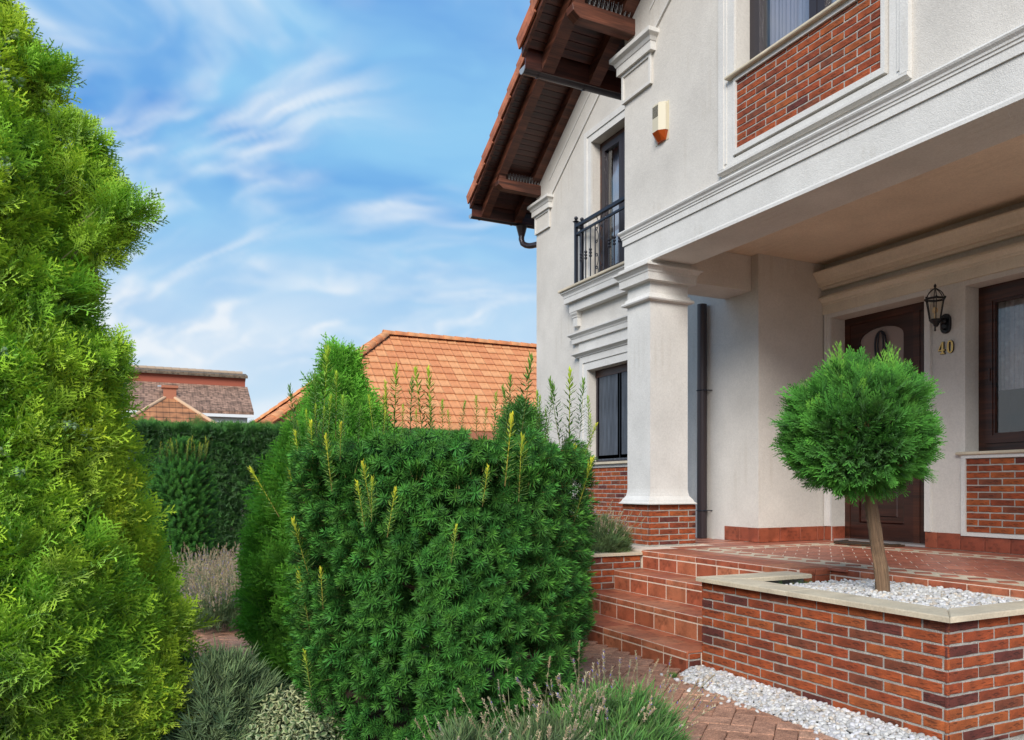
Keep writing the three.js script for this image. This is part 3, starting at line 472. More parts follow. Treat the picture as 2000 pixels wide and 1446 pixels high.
{ // the door wall: cornice, door surround, window with a brick apron
  const z0 = ZC, z1 = ZR;
  part(house, 'porch_cornice', runZ([[DW - .001, 3.53], [DW - .05, 3.53], [DW - .058, 3.556], [DW - .10, 3.56], [DW - .105, 3.60], [DW - .125, 3.62], [DW - .145, 3.655], [DW - .185, 3.70], [DW - .185, 3.716], [DW - .001, 3.72]], z0 + .001, z1), mBounceTintTrim);
  part(house, 'porch_architrave', runZ([[DW - .001, 3.255], [DW - .035, 3.255], [DW - .035, 3.36], [DW - .045, 3.365], [DW - .05, 3.385], [DW - .085, 3.415], [DW - .10, 3.42], [DW - .10, 3.437], [DW - .06, 3.445], [DW - .06, 3.462], [DW - .001, 3.47]], z0 + .001, z1), mBounceTintTrim);
  const D = sub(house, 'door_surround'), a = -6.837, b = -5.585, yt = 3.205;
  for (const [p, q] of [[a - .085, a - .0005], [b + .0005, b + .075]]) { part(D, 'trim', box(DW - .02, DW - .0005, .855, yt + .0495, p, q), mTrim); const s = p < a - .01 ? [p, p + .03] : [q - .03, q]; part(D, 'trim', box(DW - .032, DW - .0205, .855, yt + .0495, ...s), mTrim); }
  part(D, 'trim', box(DW - .02, DW - .0005, yt + .0005, yt + .0495, a, b), mTrim);
  // door: wide leaf with an arched light behind scrollwork, a narrow fixed leaf beside it
  const d = sub(house, 'front_door'), X = DW + .205;
  const fr = (p, q, y0, y1) => part(d, 'frame', box(X, X + .09, y0, y1, p, q), mFrame);
  fr(a + .001, a + .075, F, yt - .001); fr(b - .05, b - .001, F, yt - .001); fr(a + .0755, b - .0505, yt - .08, yt - .001); fr(-5.90, -5.82, F, yt - .0805);
  part(d, 'threshold', box(DW + .02, X + .09, F + .001, F + .022, a + .002, b - .002), M3(.6, .6, .6, { roughness: .35, metalness: .7 }));
  const leaf = (p, q, light) => {
    const y0 = F + .03, y1 = yt - .085, st = Math.min(.12, (q - p) * .2), mid = (p + q) / 2, hw = (q - p) / 2 - st, yl = 1.75, ya = y1 - .20;
    const s = poly([[-p, y0], [-q, y0], [-q, y1], [-p, y1]].map(v => v)); // stiles and rails with openings
    const arch = new THREE.Path(); arch.moveTo(-(p + st), yl); arch.lineTo(-(p + st), ya); for (let i = 1; i <= 14; i++) { const t = i / 14 * Math.PI; arch.lineTo(-(mid - hw * Math.cos(t)), ya + Math.sin(t) * hw * .42); } arch.lineTo(-(q - st), yl); arch.closePath(); s.holes.push(arch);
    s.holes.push(new THREE.Path([[-(p + st), y0 + .17], [-(p + st), yl - .14], [-(q - st), yl - .14], [-(q - st), y0 + .17]].map(v => new THREE.Vector2(...v))));
    part(d, 'leaf', wuv(new THREE.ExtrudeGeometry(s, { depth: .05, bevelEnabled: true, bevelSize: .006, bevelThickness: .006, bevelSegments: 2 }).rotateY(Math.PI / 2).translate(X + .012, 0, 0)), mDoor);
    part(d, 'panel', slab(q - p - 2 * st + .004, yl - .31 - y0 + .004, .03, .022), mDoor, [X + .035, (y0 + .17 + yl - .14) / 2, mid], [0, -Math.PI / 2, 0]);
    part(d, 'panel', slab((q - p - 2 * st) * .72, (yl - .31 - y0) * .78, .022, .012), mDoor, [X + .018, (y0 + .17 + yl - .14) / 2, mid], [0, -Math.PI / 2, 0]);
    if (!light) part(d, 'panel', box(X + .03, X + .045, yl - .005, ya + .12, p + st - .005, q - st + .005), mDoor);
    else {
      part(d, 'light', box(X + .035, X + .04, yl - .004, ya + hw * .42 + .01, p + st - .004, q - st + .004), M3(.30, .24, .22, { roughness: .25 }));
      const S = (pts, r = .012) => part(d, 'scrollwork', tube(pts.map(([z, y]) => [X + .004, y, mid + z]), r, 60, 7), mIron);
      const loop = []; for (let i = 0; i <= 30; i++) { const t = i / 30 * 2 * Math.PI; loop.push([.07 * Math.sin(t) * (1 - .35 * Math.cos(t)), 2.79 - .20 * Math.cos(t)]); } S(loop);
      const loop2 = loop.map(([z, y]) => [z * .5, y]); S(loop2, .009);
      for (const g of [-1, 1]) { const c = []; for (let i = 0; i <= 40; i++) { const t = i / 40, an = -1.2 + t * 8.6, r = .125 * (1 - t * .86); c.push([g * (.155 + Math.cos(an) * r - .02), 2.57 + Math.sin(an) * r]); } S(c); const e = []; for (let i = 0; i <= 20; i++) { const t = i / 20; e.push([g * (.02 + .19 * Math.sin(t * 2.6)), 2.59 - t * .6]); } S(e); }
    }
  };
  leaf(a + .079, -5.904, true); leaf(-5.816, b - .054, false);
  part(d, 'handle', merge([rawBox(X - .012, X - .0, 1.66, 1.86, -5.985, -5.945), rod([X - .05, 1.76, -5.965], [X - .01, 1.76, -5.965], .010, 10), rod([X - .05, 1.76, -5.975], [X - .05, 1.76, -6.09], .010, 10)]), M3(.45, .33, .12, { roughness: .3, metalness: .9 }));
  part(d, 'hall_lining', boxes([X + .6, X + .62, F, 3.3, a - .2, b + .2], [X + .091, X + .6, 3.25, 3.27, a - .2, b + .2]), mRoom);
  // window beside it
  const wz0 = -5.139, wz1 = -4.20, w = windowUnit(house, 'window', DW, .195, wz0, wz1, 1.632, 3.207, [mFrame, mFrame], { fw: .075, sash: .075, bead: true, leaves: 1, curtain: [[wz0 + .1, wz1 - .1, mLace, 2.22]] });
  part(w, 'sill', loft(DW - .035, DW + .19, wz0 - .06, wz1 + .05, [[0, 1.600], [.008, 1.600], [.014, 1.607], [.014, 1.620], [.008, 1.628], [0, 1.6305]]), mCoping);
  part(w, 'stay', merge([rod([DW + .19, 2.4, wz0 + .13], [DW + .17, 2.4, wz0 + .13], .014, 8), rawBox(DW + .165, DW + .175, 2.30, 2.42, wz0 + .122, wz0 + .138)]), mFrame);
  const bp = part(house, 'brick_apron', box(DW - .008, DW + .01, .865, 1.566, -5.120, -4.0), mMortar); bricks(bp, 'x', DW - .008, -5.118, -4.0, .869, 1.566, { fromTop: true, shift: 0, course: .0634 });
  const af = sub(house, 'apron_frame'); for (const [c, e, g, h] of [[.835, .8685, -5.165, -4.0], [1.5665, 1.5990, -5.165, -4.0], [.8687, 1.5663, -5.165, -5.1185]]) part(af, 'frame_bar', box(DW - .030, DW - .0005, c, e, g, h), mTrim);
}
{ // skirting tiles in the porch, and the strip of lower wall behind them
  const S = sub(house, 'skirting'), h = .155, y = F + h / 2 + .004;
  const t = (axis, at, a0, a1) => { const len = a1 - a0 - .006, g = cached(`sk${Math.round(len * 500)}`, () => slab(len, h, .014, .003, Math.round(len * 90))), m = mSkirt[Math.floor(rnd() * 3)], mid = (a0 + a1) / 2; part(S, 'skirting_tile', g, m, axis === 'x' ? [at - .008, y, mid] : [mid, y, at + .008], [0, axis === 'x' ? -Math.PI / 2 : 0, 0]); };
  const along = (axis, at, list) => { for (let i = 0; i + 1 < list.length; i++) t(axis, at, list[i], list[i + 1]); };
  along('x', W1, [-7.515, -7.235, -6.93]);
  along('z', ZC, [5.985, 6.29, 6.59, 6.845, 6.953]);
  along('x', DW, [-6.94, -6.838]); along('z', -6.839, [6.975, 7.17]);
  along('x', DW, [-5.583, -5.435, -5.18, -4.925, -4.67, -4.415, -4.16]);
}
// ---------------------------------------------------------------- porch floor, steps, planters
const PX = 4.32, PX2 = 4.64, PZ = -4.575;          // porch edge over the steps, over the planter, and where it jogs
{
  const porch = tag(part(scene, 'porch_floor', wuv(merge([rawBox(PX - .001, DW + .3, -.1, F - .004, -8.6, PZ), rawBox(PX2 - .001, DW + .3, -.1, F - .0043, PZ + .0003, -1.95)])), mGrout), null, null, null, 'structure');
  const tileAt = (P, y0, y1, m, nm = 'floor_tile') => part(porch, nm, stone(P, y0, y1, .003, Math.floor(rnd() * 40)), m);
  const pick = () => mFloorTiles[Math.floor(rnd() * mFloorTiles.length)];
  const seen = (x, z) => { const fw = x * Math.sin(HEADING) - z * Math.cos(HEADING); const u = 1130 + 1615 * (x * Math.cos(HEADING) + z * Math.sin(HEADING)) / fw; return u > 1180 && u < 2120; };
  // nosing: tiles with a rounded, dropped front edge
  const nose = (len, dep, v) => cached(`nose${Math.round(len * 400)}_${dep}_${v}`, () => { const r = .016, pts = [[0, -.048]]; for (let i = 0; i <= 6; i++) { const a = Math.PI - i / 6 * Math.PI / 2; pts.push([r + Math.cos(a) * r, -r + Math.sin(a) * r]); } pts.push([dep, 0], [dep, -.012], [.014, -.012], [.014, -.048]); return wuv(new THREE.ExtrudeGeometry(poly(pts), { depth: len - .008, bevelEnabled: true, bevelSize: .0015, bevelThickness: .0015, bevelSegments: 1 }).translate(0, 0, -(len - .008) / 2), v); });
  const band = [];
  for (let z = -6.68; z < PZ - .05; z += .287) band.push([PX, z, Math.min(z + .287, PZ)]);
  for (const [x, a, b] of band) part(porch, 'nosing_tile', nose(b - a, .30, Math.floor(rnd() * 4)), mTiles[Math.floor(rnd() * 5)], [x - .0015, F, (a + b) / 2]);
  for (let z = PZ + .012; z < -2.2; z += .289) part(porch, 'nosing_tile', nose(.289, .14, Math.floor(rnd() * 4)), mTiles[Math.floor(rnd() * 5)], [PX2 - .0015, F, z + .1445]);
  for (const a of [PX + .02, PX + .17]) part(porch, 'nosing_tile', nose(.15, .02, 1), mTiles[1], [a + .075, F, PZ + .012], [0, Math.PI / 2, 0]);
  // plain strip behind the nosing, then the patterned border, then the field laid on the diagonal
  const xb0 = PX2 + .13, xb1 = 5.06, fx1 = 6.38, bx1 = 6.70, zL0 = -6.62, zL1 = -6.33;
  for (let z = -6.68; z < PZ - .01; z += .287) tileAt([[PX + .295, z + .003], [xb0 - .003, z + .003], [xb0 - .003, Math.min(z + .284, PZ + .25)], [PX + .295, Math.min(z + .284, PZ + .25)]], F - .02, F, pick());
  for (let x = PX2 + .14; x < DW - .05; x += .30) for (const z of [-8.3, -8.0, -7.7, -7.4, -7.1, -6.86]) if (!(x < 5.2 && z < -6.95)) tileAt([[x, z], [Math.min(x + .294, DW - .02), z], [Math.min(x + .294, DW - .02), z + .234], [x, z + .234]], F - .02, F, pick());
  const q = Math.SQRT1_2;
  const diamond = (cx, cz, s, b) => { let P = [[cx - s, cz], [cx, cz - s], [cx + s, cz], [cx, cz + s]]; const [x0, x1, z0, z1] = b; P = clip(P, p => p[0] - x0); P = clip(P, p => x1 - p[0]); P = clip(P, p => p[1] - z0); P = clip(P, p => z1 - p[1]); return P; };
  const strip = (x0, x1, z0, z1, along) => {
    const st = .213; const n = Math.ceil((along === 'z' ? z1 - z0 : x1 - x0) / (st * 2));
    for (let i = 0; i < n; i++) { const a = i * st * 2; const P = along === 'z' ? [[x0 + .003, z0 + a + .002], [x1 - .003, z0 + a + .002], [x1 - .003, Math.min(z1, z0 + a + st * 2) - .002], [x0 + .003, Math.min(z1, z0 + a + st * 2) - .002]] : [[x0 + a + .002, z0 + .003], [Math.min(x1, x0 + a + st * 2) - .002, z0 + .003], [Math.min(x1, x0 + a + st * 2) - .002, z1 - .003], [x0 + a + .002, z1 - .003]]; if (P[1][0] - P[0][0] > .02 && P[2][1] - P[1][1] > .02 && seen((P[0][0] + P[2][0]) / 2, (P[0][1] + P[2][1]) / 2)) tileAt(P, F - .02, F - .0015, mCreamTile, 'border_tile'); }
    const len = along === 'z' ? z1 - z0 : x1 - x0, c = along === 'z' ? (x0 + x1) / 2 : (z0 + z1) / 2;
    for (let a = st / 2; a < len; a += st) { const [cx, cz] = along === 'z' ? [c, z0 + a] : [x0 + a, c]; if (!seen(cx, cz)) continue; const P = diamond(cx, cz, .080, [x0, x1, z0, z1]); if (P.length > 2) tileAt(P, F - .0012, F + .0018, pick(), 'diamond_tile'); }
  };
  strip(xb0, xb1, -6.62, -2.2, 'z'); strip(fx1, bx1, -6.62, -2.2, 'z'); strip(xb1 + .002, fx1 - .002, zL0, zL1, 'x');
  for (let z = -6.62; z < -2.3; z += .30) if (seen(6.82, z)) tileAt([[bx1 + .003, z], [DW - .02, z], [DW - .02, z + .295], [bx1 + .003, z + .295]], F - .02, F, pick());
  const T = .205; // field tiles, half bonded
  for (let a = -60; a < 60; a++) for (let b = -60; b < 60; b++) {
    const u = (a + (b % 2 ? .5 : 0)) * T, v = b * T, cx = 5.7 + (u + v) * q, cz = -4 + (u - v) * q; if (cx < xb1 - .3 || cx > fx1 + .3 || cz < zL1 - .3 || cz > -2.25 || !seen(cx, cz)) continue;
    let P = [[u, v], [u + T - .008, v], [u + T - .008, v + T - .008], [u, v + T - .008]].map(([m, n]) => [5.7 + (m + n) * q, -4 + (m - n) * q]);
    P = clip(P, p => p[0] - xb1 - .003); P = clip(P, p => fx1 - .003 - p[0]); P = clip(P, p => p[1] - zL1 - .003); if (P.length < 3) continue;
    tileAt(P, F - .02, F, pick());
  }
  // riser tiles of the porch edge
  const riser = (parent, x, y0, y1, z0, z1, pitch = .287) => { for (let z = z1; z > z0 + .02; z -= pitch) { const a = Math.max(z - pitch, z0), len = z - a - .009, h = y1 - y0; if (len < .02) continue; part(parent, 'riser_tile', cached(`ri${Math.round(len * 300)}_${Math.round(h * 400)}_${Math.round(z * 7) % 3}`, () => slab(len, h, .014, .003, z * 3)), mTiles[Math.floor(rnd() * 5)], [x, (y0 + y1) / 2, (z + a) / 2], [0, -Math.PI / 2, 0]); } };
  riser(porch, PX2 + .004, .47, F - .060, PZ + .012, -2.2, .289);
  for (const a of [PX + .02, PX + .17]) part(porch, 'riser_tile', slab(.144, .17, .014, .003), mTiles[4], [a + .072, F - .14, PZ + .006]);
  for (let x = PX2; x < DW + .2; x += .30) for (const [a, b] of [[.01, .30], [.31, .60], [.61, F - .01]]) part(porch, 'riser_tile', cached(`end${a}`, () => slab(.292, b - a, .014, .003, a * 9)), mTiles[Math.floor(rnd() * 5)], [x + .15, (a + b) / 2, -1.945]);
  // the steps
  const steps = thing('entrance_steps', 'flight of four terracotta tiled steps rising to the porch', 'steps');
  const xs = [3.376, 3.69, 4.005, 4.32], ys = [.162, .342, .520, F], zr = -4.64, zl = [-6.95, -6.66, -6.66, -6.66], zr2 = -4.66;
  for (let k = 0; k < 3; k++) part(steps, 'step_core', box(xs[k] - .001, xs[k + 1] - .0012, -.05 + k * .0002, ys[k] - .004, zl[k], k ? zr2 : zr - .012), mGrout);
  for (let k = 0; k < 4; k++) {
    const zE = k ? zr2 : zr - .001, w = xs[k + 1] - xs[k];
    riser(steps, xs[k] + .004, k ? ys[k - 1] + .002 : .005, ys[k] - .060, zl[k], zE);
    if (k < 3) for (let z = zE; z > zl[k] + .03; z -= .287) { const a = Math.max(z - .287, zl[k]); part(steps, 'nosing_tile', nose(z - a, .205, Math.floor(rnd() * 4)), mTiles[Math.floor(rnd() * 5)], [xs[k] - .0015, ys[k], (z + a) / 2]); const P = [[xs[k] + .198, a + .003], [xs[k + 1] - .003, a + .003], [xs[k + 1] - .003, z - .003], [xs[k] + .198, z - .003]]; part(steps, 'tread_tile', stone(P, ys[k] - .02, ys[k], .003, Math.floor(rnd() * 30)), mTiles[Math.floor(rnd() * 5)]); }
  }
  part(steps, 'step_end', box(xs[0] + .012, 3.499, .002, ys[0] - .014, zr - .0118, zr - .0105), mMortar);
  bricks(steps, 'z', zr - .0100, xs[0] + .022, 3.495, .004, .147, { course: .048, fromTop: true });
}
{
  // the planter with the little tree
  const p = thing('brick_planter', 'raised brick planter with cream stone coping in front of porch', 'planter');
  const x0 = 3.510, z0 = -4.640, z1 = -2.685, yt = .645, th = .13, xi = PX2 + .02;
  part(p, 'wall_core', boxes([x0, x0 + th, -.05, yt, z0, z1], [x0 + th + .0005, xi, -.05, yt - .0005, z1 - th, z1 - .0003], [x0 + th + .0005, PX - .001, -.05, yt - .0004, z0 + .0003, z0 + th]), mMortar);
  bricks(p, 'x', x0, z0 - .011, z1 + .011, 0, yt, { fromTop: true, shift: 1 });
  bricks(p, 'z', z1, x0 - .011, xi - .02, 0, yt, { fromTop: true });
  bricks(p, 'x', x0, z0 - .011, z0 - .010, 0, .01, {});
  // coping in mitred lengths
  const c = (P) => stone(P, yt + .0005, yt + .030, .010, Math.floor(rnd() * 20)), o = .055, w = .19, X0 = x0 - o, X1 = x0 + w - o + .04, Z0 = z0 - .012, Z0i = z0 + .235, Z1 = z1 + o, Z1i = z1 - .135;
  for (const P of [[[X0, Z0], [X1, Z0i], [X1, -3.75], [X0, -3.75]], [[X0, -3.748], [X1, -3.748], [X1, Z1i], [X0, Z1]], [[X0 + .002, Z1 + .001], [X1 + .002, Z1i + .001], [xi - .03, Z1i + .001], [xi - .03, Z1 + .001]], [[X0 + .003, Z0 - .0005], [PX - .02, Z0 - .0005], [PX - .02, Z0i - .002], [X1 + .003, Z0i - .002]]]) part(p, 'coping_stone', c(P), mCoping);
  part(p, 'soil', box(x0 + th, xi, .3, .60, z0 + th, z1 - th), M3(.085, .06, .04, { map: again(tSoil, 2), bumpMap: again(tSoil, 2), bumpScale: .02, roughness: 1 }));
  pebbles('planter_pebbles', 'white pebbles covering the soil around the topiary trunk', 4200, () => { let x, z; do { x = rr(X1 + .01, PX2 - .02); z = rr(Z0i + .02, Z1i - .02); } while ((x < PX + .02 && z < PZ + .05) || (z < -4.15 && rnd() < sstep(-4.12, -4.36, z)) ); return [x, .602 + rr(0, .022) + .018 * Math.sin(clamp((z + 4.4) / 1.5) * 3.14), z]; });
}
{
  // the planter left of the steps
  const p = thing('side_brick_planter', 'low brick planter with stone coping left of the steps', 'planter');
  const z1 = -6.672, x0 = 2.9, x1 = 4.30, yt = .648;
  part(p, 'wall_core', boxes([x0, x1, -.05, yt, z1 - .12, z1], [x0, x0 + .12, -.05, yt - .0005, -8.5, z1 - .1205]), mMortar);
  bricks(p, 'z', z1, x0, x1, .0, yt, { fromTop: true }); 
  part(p, 'coping_stone', stone([[x0 - .03, z1 - .18], [x1 + .008, z1 - .18], [x1 + .008, z1 + .028], [x0 - .03, z1 + .028]], yt + .0005, yt + .028, .009, 3), mCoping);
  part(p, 'soil', box(x0 + .12, 4.60, .3, .60, -9.2, z1 - .12), M3(.085, .06, .04, { map: again(tSoil, 2), roughness: 1 }));
}
// ---------------------------------------------------------------- lantern, number, siren, doormat
{
  const zc = -5.338, x = 6.80, L = thing('wall_lantern', 'black iron six sided wall lantern beside the front door', 'lantern', null, [DW, 2.88, zc]);
  const X = x - DW, mBlack = M3(.012, .012, .014, { roughness: .42, metalness: .3 });
  const plate = poly([...Array(24)].map((_, i) => { const a = i / 24 * 6.283; return [Math.sin(a) * .058 * (1 + .18 * Math.cos(2 * a)), Math.cos(a) * .088]; }));
  part(L, 'back_plate', wuv(new THREE.ExtrudeGeometry(plate, { depth: .018, bevelEnabled: true, bevelSize: .008, bevelThickness: .008, bevelSegments: 3 }).rotateY(-Math.PI / 2).translate(-.009, 0, 0)), mBlack);
  part(L, 'arm', merge([tube([[-.015, .01, 0], [-.06, .045, 0], [-.11, .02, 0], [-.15, -.03, 0], [X, -.015, 0]], .014, 30, 10), tube([[-.03, -.05, 0], [-.06, -.06, 0], [-.085, -.03, 0], [-.07, 0, 0]], .008, 20, 8), new THREE.SphereGeometry(.03, 14, 10).translate(-.05, .02, 0)]), mBlack);
  part(L, 'cup', new THREE.LatheGeometry([[0, -.088], [.008, -.084], [.011, -.074], [.006, -.066], [.010, -.055], [.006, -.046], [.012, -.036], [.020, -.018], [.042, 0], [.050, .012], [.056, .016], [.056, .026], [.0, .028]].map(p => new THREE.Vector2(...p)), 18).translate(X, 0, 0), mBlack);
  const r0 = .054, r1 = .086, y0 = .028, y1 = .215, bars = [], rim = [], crown = [];
  const P = (r, y, i, n = 6) => [X + r * Math.cos(i / n * 6.2832 + .26), y, r * Math.sin(i / n * 6.2832 + .26)];
  for (let i = 0; i < 6; i++) { bars.push(rod(P(r0, y0, i), P(r1, y1, i), .0055, 6)); crown.push(tube([P(r1 + .004, y1 + .012, i), P(r1 * .82, y1 + .055, i), P(r1 * .45, y1 + .088, i), P(.012, y1 + .105, i)], .0048, 12, 6)); rim.push(rod(P(r1 + .006, y1 + .006, i), P(r1 + .006, y1 + .006, i + 1), .011, 8), new THREE.SphereGeometry(.011, 8, 6).translate(...P(r1 + .010, y1 + .014, i))); }
  for (let i = 0; i < 6; i++) part(L, 'glazing_bar', bars[i], mBlack); for (let i = 0; i < 6; i++) part(L, 'crown_rib', crown[i], mBlack);
  part(L, 'rim', merge(rim), mBlack);
  part(L, 'finial', new THREE.LatheGeometry([[0, .100], [.020, .100], [.022, .106], [.010, .112], [.008, .120], [.014, .128], [.013, .138], [.006, .150], [0, .158]].map(p => new THREE.Vector2(p[0], p[1] + y1)), 14).translate(X, 0, 0), mBlack);
  const pane = P3(.95, .93, .88, { transmission: 1, thickness: 0, roughness: .08, ior: 1.45 });
  for (let i = 0; i < 6; i++) { const a = P(r0 - .002, y0, i), b = P(r0 - .002, y0, i + 1), c = P(r1 - .003, y1, i + 1), d = P(r1 - .003, y1, i), g = new THREE.BufferGeometry(); g.setAttribute('position', new THREE.Float32BufferAttribute([...a, ...b, ...c, ...a, ...c, ...d], 3)); g.computeVertexNormals(); part(L, 'pane', wuv(g), pane); }
  part(L, 'bulb', merge([new THREE.SphereGeometry(.026, 14, 10).scale(1, 1.25, 1).translate(X, .115, 0), new THREE.CylinderGeometry(.013, .015, .05, 12).translate(X, .06, 0)]), M3(.72, .52, .30, { roughness: .2 }));
}
{
  const font = await new FontLoader().loadAsync('fonts/droid/droid_serif_bold.typeface.json');
  const n = thing('house_number', 'gilt numerals 40 on the wall below the lantern', 'house number', null, [DW, 2.592, -5.425]);
  const face = M3(.62, .42, .14, { roughness: .35, metalness: .6 }), side = M3(.05, .03, .015, { roughness: .5 });
  let z = 0; for (const ch of '40') { const g = new TextGeometry(ch, { font, size: .118, depth: .014, curveSegments: 8, bevelEnabled: true, bevelSize: .002, bevelThickness: .003, bevelSegments: 1 }); g.computeBoundingBox(); const b = g.boundingBox; g.scale(.86, 1, 1).translate(-b.min.x * .86, 0, 0); const m = new THREE.Mesh(g, [face, side]); m.name = 'digit'; m.castShadow = true; m.rotation.y = -Math.PI / 2; m.position.set(-.004, 0, z); n.add(m); z += .098; }
}
{
  const s = thing('alarm_siren', 'cream alarm siren box with amber beacon on the upper wall', 'alarm siren', null, [W2, 4.69, -6.75]);
  const cream = M3(.58, .52, .38, { roughness: .5 });
  const w = .105, d = .085, h = .36, q = new THREE.Shape(); // plan: a wedge with bevelled sides
  const plan = [[-w, 0], [w, 0], [w, .035], [.05, d], [-.05, d], [-w, .035]];
  const body = (y0, y1, pl, k0 = 1, k1 = 1) => { const pos = [], R = (k, y) => pl.map(([a, b]) => [-(b * k), y, a * (k < 1 ? .5 + .5 * k : 1)]), A = R(k0, y0), B = R(k1, y1), n = pl.length; for (let i = 0; i < n; i++) { const j = (i + 1) % n; pos.push(...A[i], ...B[j], ...A[j], ...A[i], ...B[i], ...B[j]); if (i > 1) pos.push(...B[0], ...B[i], ...B[i - 1], ...A[0], ...A[i - 1], ...A[i]); } const g = new THREE.BufferGeometry(); g.setAttribute('position', new THREE.Float32BufferAttribute(pos.map(v => v), 3)); g.computeVertexNormals(); return wuv(g); };
  part(s, 'case', merge([body(.085, .345, plan), body(.345, .362, plan, 1, .82)]), cream);
  part(s, 'back_plate', rawBox(-.004, -.0003, -.005, .37, -w - .008, w + .008), cream);
  const slots = []; for (let i = 0; i < 9; i++) slots.push(rawBox(-d - .0025, -d - .0004, .225 + i * .0125, .2305 + i * .0125, -.047, .047));
  for (const g of slots) part(s, 'slot', g, M3(.05, .045, .04));
  part(s, 'beacon', body(.0, .0845, plan.map(([a, b]) => [a * .97, b * 1.06]), .35, 1), P3(.50, .085, .012, { roughness: .25, transmission: .25, thickness: 0 }));
}
{
  const m = thing('doormat', 'half round brown coir doormat before the front door', 'doormat', null, [6.75, F + .002, -6.2]);
  const R = .36, sh = new THREE.Shape(); sh.moveTo(-R * 1.15, 0); sh.lineTo(R * 1.15, 0); for (let i = 0; i <= 20; i++) { const a = i / 20 * Math.PI; sh.lineTo(Math.cos(a) * R * 1.15, Math.sin(a) * R * 1.0); }
  const flat = (s, d, y) => wuv(new THREE.ExtrudeGeometry(s, { depth: d, bevelEnabled: true, bevelSize: .004, bevelThickness: .004, bevelSegments: 1 }).rotateX(-Math.PI / 2).rotateY(Math.PI / 2).translate(.16, y, 0));
  part(m, 'mat', flat(sh, .010, .004), M3(.27, .15, .065, { map: again(tSoil, 6), bumpMap: again(tSoil, 8), bumpScale: .01, roughness: 1 }));
  const arc = new THREE.Shape(), pr = (k, rev) => { const a = []; for (let i = 0; i <= 20; i++) { const t = i / 20 * Math.PI; a.push(new THREE.Vector2(Math.cos(t) * R * 1.15 * k, Math.sin(t) * R * k + .004)); } return rev ? a.reverse() : a; };
  arc.setFromPoints([...pr(.88), ...pr(.80, true)]); part(m, 'border_band', flat(arc, .002, .0185), M3(.03, .025, .02, { roughness: 1 }));
}
